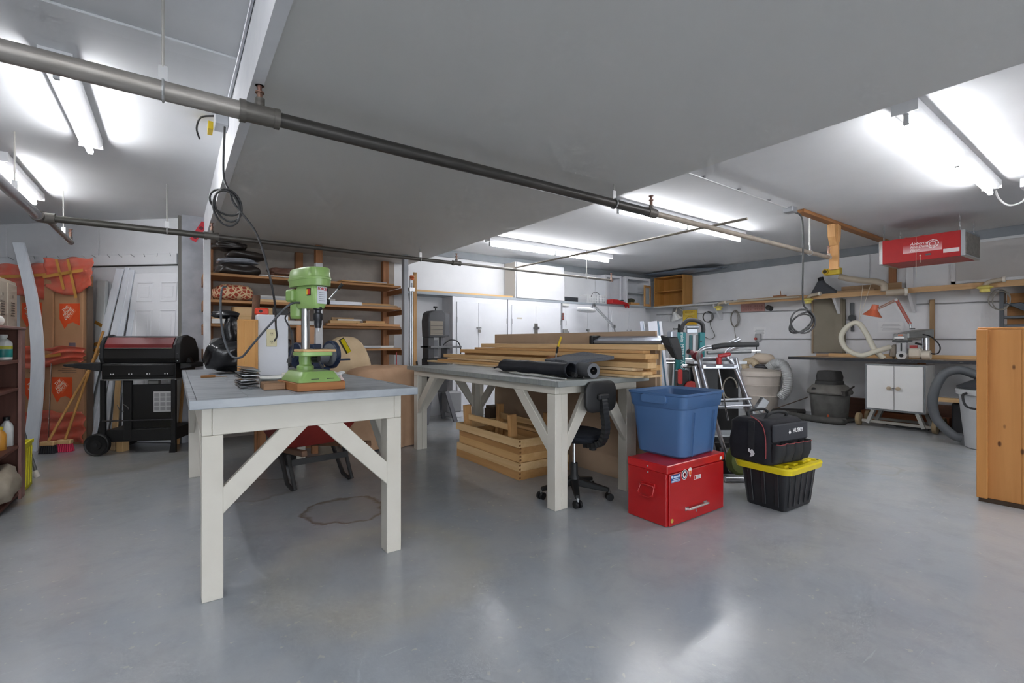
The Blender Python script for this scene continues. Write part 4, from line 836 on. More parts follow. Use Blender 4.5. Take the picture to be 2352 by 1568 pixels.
# ---------------------------------------------------------------- other things on the first bench
t = T('joist_hanger_bundle', 'bundle of galvanised joist hangers stacked on the bench corner', 'metal connectors', (.328, 3.0, .942), 10)
for k in range(12):
    r_ = random.Random(k); M().obox((r_.uniform(-.004, .004)+.0012*k*.5, 0, .008+k*.0092), (.095-.0016*k, .14, .0035), (r_.uniform(-5, 5)+4, r_.uniform(-8, 8), r_.uniform(-6, 6))).obj('plate', mat('#a5a8ab', .35, .8, c2='#7d8084', ns=40), t)
one('timber_offcut', 'rough timber offcut lying between the metal bundle and the fir block', 'wood block', M().box(-.055, .05, -.09, .09, 0, .035), wood('#a07c5c', '#7a5a3e', 0), loc=(.44, 2.87, .942), rz=-2, bev=.002)
one('chisel', 'wooden handled chisel lying on a paper patch on the bench', 'chisel', M().cyl((.15, 3.96, .952), (.235, 3.98, .952), .009, seg=8).box(.235, .31, 3.972, 3.988, .946, .95), wood('#a37440', '#83562a', 0), smooth=40)
one('plywood_fence', 'orange-toned plywood jig board with saw kerfs standing on the bench', 'jig', M().box(-.065, .065, -.02, .02, 0, .42).box(-.025, .05, -.026, -.02, .01, .41), wood('#d09a58', '#b97f3e', 2), loc=(.435, 3.93, .942), rz=0, bev=.002)
for z in (.12, .18, .245): pass
t = T('power_pedestal', 'white power pedestal with ivory outlet standing on the bench', 'power outlet', (.60, 4.0, .942))
M().box(-.10, .11, -.06, .06, 0, .46).obj('post', mat('#d5d7dc', .45), t, bev=.004)
op = M().box(-.04, .03, -.066, -.06, .22, .35).obj('outlet_plate', mat('#d6cda4', .4), t, bev=.002)
for z in (.255, .315):
    M().cyl((-.005, -.0675, z), (-.005, -.066, z), .017, seg=14).obj('socket', mat('#cfc69c', .4), op)
    for x in (-.011, .001): M().box(x-.0012, x+.0012, -.0682, -.0675, z-.002, z+.008).obj('slot', BLACK, op)
    M().cyl((-.005, -.0682, z-.009), (-.005, -.0675, z-.009), .003, seg=8).obj('slot', BLACK, op)
t = T('orange_plug_strip', 'orange power adapter lying on the white pedestal', 'power adapter', (.535, 4.0, 1.4025)); M().box(-.045, .045, -.03, .03, 0, .05).obj('body', mat('#dd3c1c', .4), t, bev=.008); M().cyl((-.01, -.033, .025), (-.01, -.03, .025), .012, seg=10).obj('socket', BLACK, t)
one('black_charger', 'black charger block on the white pedestal', 'charger', M().box(-.05, .05, -.03, .03, 0, .052).box(-.052, -.045, -.028, .028, .01, .06), BLACK, loc=(.665, 4.0, 1.4025), bev=.006)
one('pine_bark_stick', 'rough bark-covered stick standing behind the plywood jig', 'stick', M().cyl((0, 0, 0), (.03, 0, .62), .022, .028, 9), mat('#6f5240', .9, c2='#4f382a', ns=12, bump=.6), loc=(.49, 4.15, .942), smooth=60)
BAG = mat('#1c1d20', .22, c2='#111214', ns=9, bump=.6)
t = T('refuse_bag', 'shiny black refuse bag knotted and slumped on the bench', 'bag', (.36, 4.5, .955))
M().ball((0, 0, .13), (.155, .19, .13), 34, 22, crumple(31, .13), .75).obj('body', BAG, t, smooth=180); M().ball((.02, .0, .33), (.07, .08, .15), 18, 12, crumple(33, .2)).obj('neck', BAG, t, smooth=180); M().ball((-.02, 0, .47), (.11, .07, .035), 16, 10, crumple(34, .25)).obj('gathered_top', BAG, t, smooth=180)
one('black_plastic_wrap', 'crumpled black plastic behind the white pedestal', 'bag', M().ball((0, 0, .14), (.1, .1, .14), 20, 14, crumple(36, .2)), BAG, loc=(.80, 4.72, .945), smooth=180)
one('foam_disc', 'white paper plate lying beside the drill press block', 'plate', M().lathe([(.0, 0), (.09, .0), (.13, .018), (.13, .022), (.09, .004), (0, .004)], (0, 0, 0), 24), mat('#dcdcd8', .7), loc=(.56, 3.48, .942), smooth=40)
one('foam_block', 'white foam block lying behind the drill press', 'foam block', M().box(-.09, .07, -.1, .1, 0, .06), mat('#cfccc4', .85), loc=(.66, 3.22, .942), rz=10, bev=.006)
one('paper_scrap', 'crumpled white paper lying behind the drill press', 'paper', M().grid(lambda u, v: (.18*(u-.5), .22*(v-.5), .012+.012*math.sin(7*u+4*v)+.008*math.sin(13*v)), 10, 10), mat('#cfd0cf', .8), loc=(.9, 3.6, .953), rz=20, solid=.001)
t = T('glue_bottle', 'small bottle with pink label at the fir block corner', 'bottle', (.80, 2.86, .942)); M().lathe([(.018, 0), (.02, .005), (.02, .035), (.008, .05), (.006, .06)], (0, 0, 0), 12).obj('body', mat('#d8c5c0', .4), t, smooth=40); M().lathe([(.0205, .008), (.0205, .03)], (0, 0, 0), 12).obj('label_band', mat('#c4706a', .5), t); M().cyl((0, 0, .06), (0, 0, .072), .006, seg=8).obj('cap', mat('#e0e0e0', .4), t)
# bench grinder
NAVY = mat('#26344e', .4, c2='#1f2b42', ns=4)
t = T('bench_grinder', 'navy bench grinder with round wheel guard and yellow lens', 'bench grinder', (1.0, 4.35, .942), 18)
M().box(-.1, .1, -.08, .08, 0, .03).obj('base', NAVY, t, bev=.01); M().box(-.05, .05, -.05, .05, .031, .07).obj('pedestal', NAVY, t)
M().cyl((-.1, 0, .13), (.1, 0, .13), .07, seg=20).obj('motor', mat('#8d939c', .35, .6), t, smooth=40); M().box(-.04, .04, -.04, .04, .19, .235).obj('motor_cap', NAVY, t, bev=.008)
for s in (-1, 1):
    g_ = M().cyl((s*.13, 0, .14), (s*.18, 0, .14), .125 if s > 0 else .11, seg=28).obj('wheel_guard', NAVY, t, smooth=40, bev=.008)
    M().cyl((s*.181, -.01, .14), (s*.19, -.01, .14), .05, seg=20).obj('guard_plate', NAVY, g_); M().cyl((s*.19, 0, .14), (s*.198, 0, .14), .02, seg=12).obj('nut', STEEL, g_)
    M().cyl((s*.12, -.02, .14), (s*.17, -.02, .14), .10 if s > 0 else .09, seg=24).obj('grinding_wheel', mat('#6f7378', .8), t, smooth=40)
M().box(.13, .24, -.17, -.13, .09, .105).obj('tool_rest', NAVY, t, bev=.003)
M().obox((.215, -.12, .22), (.05, .008, .15), (15, -32, -20)).obj('lens_frame', mat('#3a3722', .4), t); M().obox((.218, -.128, .218), (.032, .008, .14), (15, -32, -20)).obj('lens', mat('#c8b40e', .3), t)
t = T('push_block', 'two timber offcuts standing upright behind the grinder', 'wood block', (1.21, 4.75, .942)); M().box(-.07, .0, -.02, .02, 0, .41).obj('offcut', wood('#cb9262', '#b27645', 2), t, bev=.003); M().box(.002, .07, -.02, .02, 0, .40).obj('offcut', wood('#b58a66', '#97704e', 2), t, bev=.003, rot=(0, 2, 0))
t.location.x = 1.0

# ---------------------------------------------------------------- wheelbarrow under the bench
t = T('wheelbarrow', 'red wheelbarrow with timber handles parked under the drill press bench', 'wheelbarrow', (1.0, 4.12, 0), 8)
RW = mat('#8c2f28', .55, c2='#74231f', ns=5); BK = mat('#2c2c2c', .55)
M().loft([[(x*.42, y*.5+.55, .30) for x, y in ((-.55, -.7), (.55, -.7), (.45, .4), (-.45, .4))], [(x*.68, y*.6+.52, .57) for x, y in ((-.55, -.85), (.55, -.85), (.5, .6), (-.5, .6))], [(x*.66, y*.58+.52, .57) for x, y in ((-.55, -.85), (.55, -.85), (.5, .6), (-.5, .6))], [(x*.40, y*.48+.55, .31) for x, y in ((-.55, -.7), (.55, -.7), (.45, .4), (-.45, .4))]]).obj('tray', RW, t, bev=.01)
for s in (-1, 1):
    M().bar((s*.26, -.33, .36), (s*.13, .84, .2), .04, .045).obj('handle', wood('#7b5a42', '#5a3f2c', 1), t, bev=.004)
    M().tube([(s*.235, .1, .27), (s*.235, -.06, .02), (s*.235, .0, .012), (s*.235, .12, .03), (s*.225, .32, .25)], .017, 8).obj('leg', BK, t, smooth=50)
    M().bar((s*.215, .1, .28), (s*.20, .1, .31), .05, .04).obj('wedge', wood('#7b5a42', '#5a3f2c', 2), t)
M().bar((-.235, .02, .22), (.235, .02, .22), .01, .05).obj('cross_strap', BK, t)
M().lathe([(.03, -.03), (.1, -.025), (.15, -.04), (.185, -.035), (.195, 0), (.185, .035), (.15, .04), (.1, .025), (.03, .03)], (0, .86, .196), 24, (0, 90, 0)).obj('wheel', mat('#1d1d1e', .8), t, smooth=40)
M().cyl((-.1, .86, .196), (.1, .86, .196), .012, seg=8).obj('axle', STEEL, t)
t = T('caster_leg', 'rusty timber leg with caster of a machine behind the bench', 'machine leg', (.72, 5.45, 0)); M().box(-.03, .03, -.03, .03, .07, .6).obj('leg', BROWN[2], t); M().cyl((-.012, 0, .03), (.012, 0, .03), .03, seg=12).obj('caster', BLACK, t); M().box(-.015, .015, -.015, .015, .06, .07).obj('fork', STEEL, t)
t = T('machine_stand', 'brown timber machine stand with dark motor behind the drill press', 'machine stand', (1.05, 5.5, 0)); M().box(-.36, .2, -.2, .2, .55, .60).obj('shelf', DKWOOD[0], t); M().box(-.1, .2, -.15, .15, .601, 1.12).obj('housing', mat('#2e2d2d', .6), t, bev=.02); M().tube(cr([(-.12, -.16, .98), (-.06, -.18, 1.1), (.05, -.18, 1.15), (.15, -.17, 1.12)], 6), .02, 8).obj('belt_guard', mat('#9a9a98', .4, .6), t, smooth=60)
for x in (-.33, .17):
    for y in (-.17, .17): M().box(x-.03, x+.03, y-.03, y+.03, 0, .549).obj('leg', BROWN[2], t)

# ---------------------------------------------------------------- lumber and things on the second bench
LB_ = [wood('#dfbf90', '#cba470', 1), wood('#d9b27c', '#c3935a', 1), wood('#e6cfa8', '#d6b486', 1), wood('#d0a672', '#b5854e', 1)]
for (x0, x1, y0, y1, z0, z1, m, lab) in (
  (2.78, 2.88, 2.30, 5.84, .926, .945, 2, 'longest thin board at the very bottom edge of the lumber stack'),
  (2.89, 3.06, 2.27, 5.30, .926, .944, 0, 'wide board lying flat on the bench under the lumber stack'),
  (2.80, 2.92, 2.25, 5.58, .946, .972, 1, 'second board from the bench top at the front of the lumber stack'),
  (2.94, 3.06, 2.32, 5.10, .946, .974, 3, 'second board from the bench top at the rear of the lumber stack'),
  (2.83, 2.95, 2.36, 5.35, .976, .996, 2, 'thin board in the middle of the lumber stack'),
  (2.965, 3.08, 2.30, 5.0, .976, 1.018, 1, 'thick board in the rear middle of the lumber stack'),
  (2.85, 2.955, 2.24, 5.50, .998, 1.040, 0, 'thick pale board jutting out at the near end of the stack'),
  (2.965, 3.07, 2.33, 5.15, 1.020, 1.062, 3, 'thick board third from the top of the lumber stack'),
  (2.90, 3.06, 2.30, 5.15, 1.064, 1.104, 1, 'wide thick board second from the top of the lumber stack'),
  (2.93, 3.02, 2.35, 4.85, 1.106, 1.130, 3, 'knotty narrow board just under the topmost beam'),
  (2.99, 3.09, 2.25, 4.80, 1.132, 1.176, 0, 'topmost square beam of the lumber stack')):
    one('lumber_board', lab, 'lumber', M().box(-(x1-x0)/2, (x1-x0)/2, -(y1-y0)/2, (y1-y0)/2, 0, z1-z0), LB_[m], loc=((x0+x1)/2, (y0+y1)/2, z0), group='lumber stacked on the bench', bev=.002)
one('scrap_block', 'small dark offcut lying on the lumber stack', 'wood block', M().box(-.02, .02, -.06, .06, 0, .02), BROWN[1], loc=(2.865, 3.35, 1.041), bev=.002)
t = T('mdf_sheet', 'large tan fibreboard sheet standing on edge behind the lumber bench', 'board', (3.16, 3.54, 0)); M().box(-.011, .011, -1.14, 1.2, 0, 1.285).obj('sheet', MDF, t)
M().box(.0125, .03, -1.17, .8, 0, 1.24).obj('rear_sheet', mat('#c0aa90', .8), t)
t = T('saw_extension', 'grey aluminium saw table extension with black end bracket on the lumber', 'saw table', (3.10, 2.62, 1.178))
for k in range(2): M().obox((-.02+.05*k, .02, .026+.02*k), (.05, .72, .028), (0, -25, 0)).obj('rail', mat('#aab3c2', .3, .7), t, bev=.003)
M().box(-.06, .06, .38, .42, .0, .075).obj('end_cap', BLACK, t, bev=.006)
M().loft([[(-.055, -.34, .07), (.06, -.34, .075), (.06, -.42, .06), (-.05, -.42, .05)], [(-.06, -.36, .02), (.07, -.36, .02), (.07, -.45, -.03), (-.04, -.45, -.03)], [(-.02, -.42, -.1), (.06, -.42, -.1), (.06, -.47, -.12), (-.01, -.47, -.12)]]).obj('end_bracket', BLKM, t, bev=.006)
M().box(-.02, .05, -.425, -.38, .055, .1).obj('cover_plate', mat('#b9c0cc', .3, .6), t, bev=.004)
# grey foam board, rolled sleeve, insulation tube
A_, B_, C_, D_ = Vector((2.52, 3.04, 1.05)), Vector((2.43, 2.66, 1.045)), Vector((2.83, 2.55, 1.085)), Vector((2.80, 2.86, 1.115))
def fq(u, v): return A_*(1-u)*(1-v)+B_*(1-u)*v+C_*u*v+D_*u*(1-v)
nq = (B_-A_).cross(C_-A_).normalized(); nq = nq if nq.z > 0 else -nq
pl_ = [fq(u, v) for u, v in ((0, 0), (.0, .35), (.08, .36), (.1, .72), (.0, .74), (.0, 1), (1, 1), (1, 0), (.5, -.1), (.42, .02), (.3, 0))]
b = M().loft([[p-nq*.028 for p in pl_], [p for p in pl_]])
one('foam_board', 'speckled dark grey foam board with a notched edge on the bench', 'foam board', b, mat('#4a4d52', .95, c2='#5f6268', ns=90), bev=.002)
b = M(); P_ = cr([(2.52, 3.80, .945), (2.50, 3.66, .968), (2.47, 3.55, .982), (2.43, 3.2, .986), (2.41, 2.85, .986), (2.38, 2.56, .988)], 6)
b.tube(P_, [.006+.046*min(1, max(0, (i-3)/9))*(1+.05*math.sin(i*1.1)+.03*math.sin(i*2.7)) for i in range(len(P_))], 16, False)
t = T('cloth_sleeve', 'dark navy cloth umbrella sleeve lying along the bench edge', 'cloth sleeve', (0, 0, 0)); b.obj('sleeve', mat('#23262e', .6, c2='#1a1d24', ns=10, bump=.3), t, smooth=180, solid=.003)
M().cyl((2.385, 2.60, .965), (2.37, 2.50, .955), .016, seg=10).obj('umbrella_shaft', BLACK, t); M().tube(cr([(2.40, 2.55, .94), (2.41, 2.48, .935), (2.40, 2.45, .94)], 4), .006, 6).obj('strap', BLACK, t)
M().lathe([(.012, 0), (.012, .01)], (2.49, 3.62, .96), 10, (80, 0, 8)).obj('band', mat('#b9bcc2', .4), t)
t = T('pipe_insulation', 'thick grey foam pipe insulation tube under the foam board', 'insulation tube', (2.50, 2.45, .985))
b = M(); d_ = Vector((.12, .55, .0)).normalized(); P_ = [d_*(i*.06) for i in range(9)]
b.tube(P_, .055, 18, False).obj('tube', mat('#55575a', .9), t, smooth=60); M().tube(P_, .03, 14, False).obj('bore', mat('#1d1e20', .9), t, smooth=60)
rr = M(); u_ = d_.orthogonal().normalized(); w_ = d_.cross(u_); n_ = 18
rr.add([u_*(r*math.cos(2*math.pi*k/n_))+w_*(r*math.sin(2*math.pi*k/n_)) for r in (.055, .03) for k in range(n_)], [(k, (k+1) % n_, n_+(k+1) % n_, n_+k) for k in range(n_)]); rr.obj('cut_end', mat('#6b6d70', .9), t)
M().ball((.05, .03, -.0), (.012, .03, .04), 10, 8, crumple(8, .2)).obj('torn_edge', mat('#a08d84', .9), t)
one('dark_wedge', 'black fabric bundle filling the gap under the foam board', 'cloth', M().ball((2.695, 2.76, .985), (.055, .15, .045), 18, 12, crumple(18, .08)), mat('#25272b', .9), smooth=180)
t = T('bar_clamp', 'steel clamp with yellow handle standing among the lumber', 'clamp', (2.80, 3.22, .975))
M().cyl((0, .0, .0), (.0, -.01, .12), .007, seg=8).obj('screw', STEEL, t); M().box(-.03, .03, -.02, .02, .02, .07).obj('jaw', mat('#a9aaa8', .4, .7), t, bev=.006); M().cyl((0, -.012, .12), (.004, -.03, .19), .009, seg=8).obj('grip_end', BLACK, t, smooth=40); M().cyl((.004, -.03, .18), (.014, -.06, .27), .012, .009, 10).obj('handle', mat('#d8b92c', .4), t, smooth=40)
one('white_pole', 'thin white cane lying along the bench under the navy sleeve', 'cane', M().cyl((2.35, 3.3, .932), (2.27, 2.5, .932), .005, seg=7), mat('#c9cbc9', .5))

# ---------------------------------------------------------------- layered timber crate under the second bench and the frames in it
t = T('timber_crate', 'layered blond timber crate with finger joints under the lumber bench', 'crate', (2.70, 3.80, 0))
CW = [wood('#d8b07a', '#c69a60', 1), wood('#c0935e', '#aa7d49', 1), wood('#e0be8e', '#cfa872', 1)]
for k, (z0, z1, o, m) in enumerate(((0, .075, .0, 1), (.0755, .145, .0, 2), (.1455, .215, -.02, 0), (.2155, .28, -.02, 1), (.2805, .35, .004, 2))):
    X_, Y_ = .29+o, .55+o
    for a in ((-X_, -X_+.02, -Y_, Y_), (X_-.02, X_, -Y_, Y_), (-X_+.0205, X_-.0205, -Y_, -Y_+.02), (-X_+.0205, X_-.0205, Y_-.02, Y_)):
        M().box(*a, z0, z1).obj('side_board', CW[m], t, bev=.002)
    for f in range(2): M().box(-X_-.0005, -X_+.02, -Y_-.0008, -Y_+.0, z0+.012+f*.035, z0+.028+f*.035).obj('finger_joint', wood('#8a5f36', '#6f4826', 1), t)
M().box(-.26, .26, -.52, .52, .01, .02).obj('base', CW[1], t)
def frame(label, x, zt, dx):
    t = T('sawhorse', label, 'timber frame', (x, 3.8, .021))
    for y in (-.36, .44): M().bar((0, y, 0), (dx, y, zt), .045, .075, (1, 0, 0)).obj('post', PINE2[2], t, bev=.003)
    for z in (zt-.12, .1): M().bar((dx*.7, -.33, z), (dx*.7, .41, z), .025, .06).obj('rail', PINE[1], t, bev=.003)
frame('pine sawhorse frame standing at the front of the crate', 2.50, .52, -.03)
frame('pine sawhorse frame standing at the rear of the crate', 2.86, .50, .03)
one('crate_offcut', 'small dark hinged block lying behind the crate', 'block', M().box(-.06, .06, -.06, .06, 0, .42).box(-.04, .08, -.1, .06, .42, .45), mat('#5a4a3c', .8), loc=(3.02, 4.62, 0), bev=.004)

# ---------------------------------------------------------------- office chair
CH = mat('#1d1e1f', .55); CF = mat('#1b1f28', .9)
t = T('office_chair', 'small black task chair with ribbed spine pushed against the bench end', 'office chair', (2.52, 2.68, 0), 0)
for k in range(5):
    a = R(72*k-56); e = Vector((math.cos(a)*.27, math.sin(a)*.27, .075))
    ar = M().loft([[Vector((0, 0, .12))+Vector((-math.sin(a), math.cos(a), 0))*s*.03+Vector((0, 0, zz)) for s, zz in ((-1, -.03), (1, -.03), (1, .03), (-1, .03))], [e+Vector((-math.sin(a), math.cos(a), 0))*s*.018+Vector((0, 0, zz)) for s, zz in ((-1, -.012), (1, -.012), (1, .015), (-1, .015))]]).obj('base_arm', CH, t, bev=.006)
    n = Vector((-math.sin(a+.5), math.cos(a+.5), 0)); c = e+Vector((0, 0, -.047))
    for s in (-1, 1): M().cyl(c+n*s*.008, c+n*s*.026, .028, seg=14).obj('caster', BLACK, ar, smooth=40)
    M().cyl(e+Vector((0, 0, -.03)), e, .009, seg=8).obj('caster_stem', STEEL, ar)
M().lathe([(.0, .09), (.045, .09), (.045, .15), (.03, .17), (.028, .26), (.0, .26)], (0, 0, 0), 16).obj('hub', CH, t, smooth=40); M().cyl((0, 0, .26), (0, 0, .44), .014, seg=12).obj('gas_lift', CHROME, t, smooth=40)
M().loftz([(.44, rrect(.2, .2, .06, 5, .02, -.03)), (.455, rrect(.38, .38, .14, 6, .02, -.03)), (.475, rrect(.41, .40, .15, 6, .02, -.03)), (.505, rrect(.40, .39, .15, 6, .02, -.03)), (.52, rrect(.32, .31, .13, 6, .02, -.03))]).obj('seat', CF, t, smooth=50)
M().loftz([(.43, rrect(.16, .16, .03, 4, .02, -.03)), (.452, rrect(.37, .37, .13, 6, .02, -.03))]).obj('seat_shell', CH, t, smooth=50)
fw = Vector((.0, -1, 0)).normalized(); sd_ = Vector((-fw.y, fw.x, 0))
sp_ = cr([fw*.12+Vector((0, 0, .42)), fw*.27+Vector((0, 0, .45)), fw*.33+Vector((0, 0, .56)), fw*.315+Vector((0, 0, .70)), fw*.30+Vector((0, 0, .80))], 8)
b = M(); rings = []
for i, p in enumerate(sp_):
    tg = (sp_[min(i+1, len(sp_)-1)]-sp_[max(i-1, 0)]).normalized(); nn_ = sd_.cross(tg).normalized(); k = 1+.12*(i % 2); rings.append([p+sd_*s*.026*k+nn_*q*.017*k for s, q in ((-1, -1), (1, -1), (1, 1), (-1, 1))])
b.loft(rings).obj('spine', CH, t)
bk = []
for off, sc in ((.262, .9), (.268, 1.0), (.288, 1.0), (.296, .93)): bk.append([fw*off+sd_*x*sc+Vector((0, 0, .80+z*sc)) for x, z in rrect(.31, .225, .07, 6)])
M().loft(bk).obj('backrest', CH, t, smooth=40); M().obox(fw*.305+Vector((0, 0, .80)), (.11, .03, .045), (0, 0, math.degrees(math.atan2(sd_.y, sd_.x)))).obj('back_mount', CH, t, bev=.012, seg=2)
M().lathe([(.0, 0), (.025, 0), (.03, .02), (.02, .03), (0, .03)], fw*.2+Vector((0, 0, .395)), 12).obj('tension_knob', CH, t, smooth=40)

# ---------------------------------------------------------------- folded saw stand and machines between the benches and the far wall
SIL = mat('#b4b6bc', .28, .85); 
def Sx(px): return (px-1658)*.00387
def path(pts, n=5): return cr([(Sx(a), y, 1.2-(c-784)*.00387) for a, y, c in pts], n)
t = T('saw_stand', 'folded silver tubular saw stand with black foam handle', 'saw stand', (3.95, 2.3, 0), -35.7)
M().tube([(-.245, .0, .98), (-.03, .0, .03)], .024, 10).obj('upright', SIL, t, smooth=40)
M().tube(cr([(.14, -.04, 1.22), (.0, -.03, 1.16), (-.16, -.02, 1.14), (-.205, 0, 1.08), (-.18, .02, .98), (-.05, .02, .50), (.09, .02, .04)], 6), .019, 10).obj('upright', SIL, t, smooth=50)
M().tube(cr([(.28, .1, 1.17), (.17, .08, 1.15), (.08, .06, 1.11), (.075, .05, 1.05), (.13, .04, .98), (.32, .04, .50), (.50, .04, .04)], 6), .02, 10).obj('upright', SIL, t, smooth=50)
M().tube([(.165, .09, 1.05), (.29, .09, .5), (.40, .09, .04)], .019, 10).obj('upright', SIL, t, smooth=40)
M().tube(cr([(-.10, -.04, 1.148), (-.02, -.05, 1.165), (.1, -.05, 1.172), (.29, -.06, 1.175)], 6), .023, 12).obj('handle_grip', mat('#2b2c2e', .6), t, smooth=50)
M().box(-.18, .13, -.02, .02, .955, 1.0).obj('crossbar', SIL, t, bev=.008); M().tube([(-.15, .06, 1.04), (.15, .06, 1.045)], .017, 8).obj('crossbar', mat('#8e9096', .35, .8), t, smooth=40)
for a, b_ in ((-.15, -.06), (.0, .1)): M().box(a, b_, -.0215, -.02, .975, .992).obj('printed_strip', mat('#70757e', .5), t)
kn = M().cyl((-.03, -.01, 1.0), (-.03, -.01, 1.06), .022, seg=12).obj('lock_knob', mat('#b02c30', .45), t, smooth=40); M().bar((-.045, -.02, 1.07), (.06, -.04, 1.09), .03, .035).obj('lever', mat('#b02c30', .45), kn, bev=.01)
M().tube([(-.03, .0, .96), (.05, -.01, .5)], .007, 7).obj('release_rod', CHROME, t)
for z in (.68, .62): M().tube([(-.06, .0, z), (.27, .02, z+.01)], .011, 8).obj('crossbar', SIL, t, smooth=40)
M().box(-.02, .2, .02, .05, .60, .66).obj('brace_plate', mat('#8f9195', .4, .7), t)
for y, z in ((-.18, .03), (.1, .03)): M().tube([(-.05, y, z), (.62, y, z)], .022, 10).obj('floor_rail', SIL, t, smooth=40)
M().tube([(.33, -.02, .60), (.42, .02, .50), (.52, .05, .1)], .016, 8).obj('side_arm', SIL, t, smooth=40); M().obox((.34, -.02, .64), (.07, .05, .12), (0, 35, 0)).obj('socket', mat('#9a9c9e', .35, .8), t, bev=.004)
M().lathe([(.05, -.03), (.11, -.035), (.13, -.02), (.13, .02), (.11, .035), (.05, .03)], (.1, -.12, .18), 22, (90, 0, 15)).obj('wheel', mat('#5e6a34', .6), t, smooth=40)
M().lathe([(.0, -.02), (.06, -.03), (.06, .03), (.0, .02)], (.1, -.12, .18), 18, (90, 0, 15)).obj('hub', mat('#c5c8b8', .4), t, smooth=40)
t = T('table_saw', 'black table saw turned on edge behind the silver stand', 'table saw', (4.23, 2.50, 0), -35.7)
M().box(-.30, .20, .0, .02, .30, .99).obj('top_plate', mat('#8c8e90', .35, .8), t)
M().box(-.26, -.05, -.13, -.002, .42, .96).obj('casing', mat('#222325', .5), t, bev=.012); M().box(-.049, .17, -.05, -.002, .36, .96).obj('well', mat('#0d0d0e', .8), t)
M().box(-.3, .2, -.16, .04, .99, 1.02).obj('front_rail', mat('#a6a8aa', .35, .8), t, bev=.004); M().tube([(-.36, -.05, .965), (-.2, -.05, .965)], .018, 8).obj('rail_tube', CHROME, t, smooth=40)
M().box(-.42, -.31, -.08, .0, .36, .93).obj('side_casing', mat('#2a2b2d', .5), t, bev=.01)
M().prism(rrect(.04, .14, .018, 4, -.40, .87), -.11, -.085, 'xz').obj('latch_handle', mat('#c81f1c', .4), t, bev=.004)
M().lathe([(.02, 0), (.06, 0), (.06, .02), (.02, .02)], (-.3, -.09, .77), 16, (90, 0, 0)).obj('hand_wheel', mat('#c8281f', .4), t)
M().tube([(.08+.06*math.cos(a)*1.1, -.07, .76+.1*math.sin(a)) for a in [2*math.pi*i/20 for i in range(16)]], .008, 7).obj('power_cord', mat('#8d887c', .6), t, smooth=60)
M().box(-.2, .15, -.25, .0, .0, .29).obj('lower_housing', mat('#161617', .6), t, bev=.01); M().box(-.1, .14, -.27, -.251, .2, .24).obj('lower_bar', mat('#b9bbbd', .4, .6), t)
t = T('air_pump', 'maroon pump handle resting on the saw behind the silver stand', 'pump', (4.0, 2.60, 1.021), -35.7)
M().ball((.02, 0, .045), (.055, .05, .045), 14, 10).obj('bulb', mat('#6b1f2c', .35), t, smooth=180); M().cyl((-.03, -.02, .07), (-.075, -.04, .085), .022, .026, 12).obj('nozzle', mat('#7d4a50', .4), t, smooth=40); M().cyl((-.0752, -.0401, .0851), (-.078, -.0414, .086), .018, seg=12).obj('mouth', BLACK, t)

def Kx(px): return (px-1585)*.00477
TEAL = mat('#147a80', .4)
t = T('miter_saw_stand', 'teal folding saw stand with black hoop handle standing behind the lumber', 'saw stand', (4.58, 3.04, 0), -35.7)
for (x0, x1, xb) in ((-.15, -.05, -.03), (.10, .16, .02)):
    lg = M().loft([[(x0-xb*0, -.03, 1.30), (x1, -.03, 1.30), (x1, .03, 1.30), (x0, .03, 1.30)][::-1], [(x0-.03, -.04, .05), (x1-.03, -.04, .05), (x1-.03, .04, .05), (x0-.03, .04, .05)][::-1]]).obj('leg', TEAL, t, bev=.006)
    for z in (1.2, 1.05, .9): M().cyl(((x0)+.012, -.0395, z), ((x0)+.012, -.033, z), .008, seg=8).obj('bolt', BLACK, lg)
text('makita  MITER STAND', 'lettering', mat('#d8e6e8', .5), t, .05, (-.098, -.046, 1.10), (90, 90, 0), align='CENTER', sp=.85)
M().tube(cr([(-.09, 0, 1.29), (-.085, 0, 1.36), (-.03, 0, 1.425), (.06, 0, 1.43), (.13, 0, 1.40), (.15, 0, 1.34), (.145, 0, 1.29)], 6), .022, 12).obj('hoop_handle', mat('#2e2f31', .55), t, smooth=50)
M().box(-.04, .1, -.02, .04, 1.345, 1.37).box(-.03, .09, 0, .03, 1.29, 1.344).obj('head_plate', mat('#a8acb2', .3, .8), t, bev=.006)
for x, m in ((.0, mat('#1d5f64', .4)), (.035, mat('#d0d2d4', .4)), (.075, mat('#8e8f90', .4, .6))): M().bar((x, .02, .1), (x+.02, .02, 1.27), .028, .03).obj('strut', m, t, bev=.003)
M().tube([(-.17, .03, 1.34), (-.05, .03, 1.34)], .01, 7).tube([(-.11, .03, 1.30), (-.105, .03, 1.39)], .012, 7).obj('cross_knob', BLACK, t)
M().bar((-.24, .04, .2), (-.17, .04, 1.32), .045, .04).obj('strut', mat('#8d8a86', .4, .6), t, bev=.004)
M().tube([(-.3, .0, 1.0), (.2, .0, 1.01)], .015, 8).tube([(-.3, .0, .965), (.2, .0, .975)], .013, 8).obj('rail_tube', CHROME, t, smooth=40)
M().tube([(.15, -.1, 1.08), (.62, -.1, 1.095)], .021, 10).obj('extension_arm', mat('#7d7f80', .4, .6), t, smooth=40); M().tube([(.6, -.1, 1.094), (.72, -.1, 1.097)], .012, 8).obj('extension_tip', CHROME, t, smooth=40)
for x in (-.25, .2): M().tube([(x, -.2, .03), (x, .25, .03)], .02, 8).obj('foot_rail', TEAL, t)
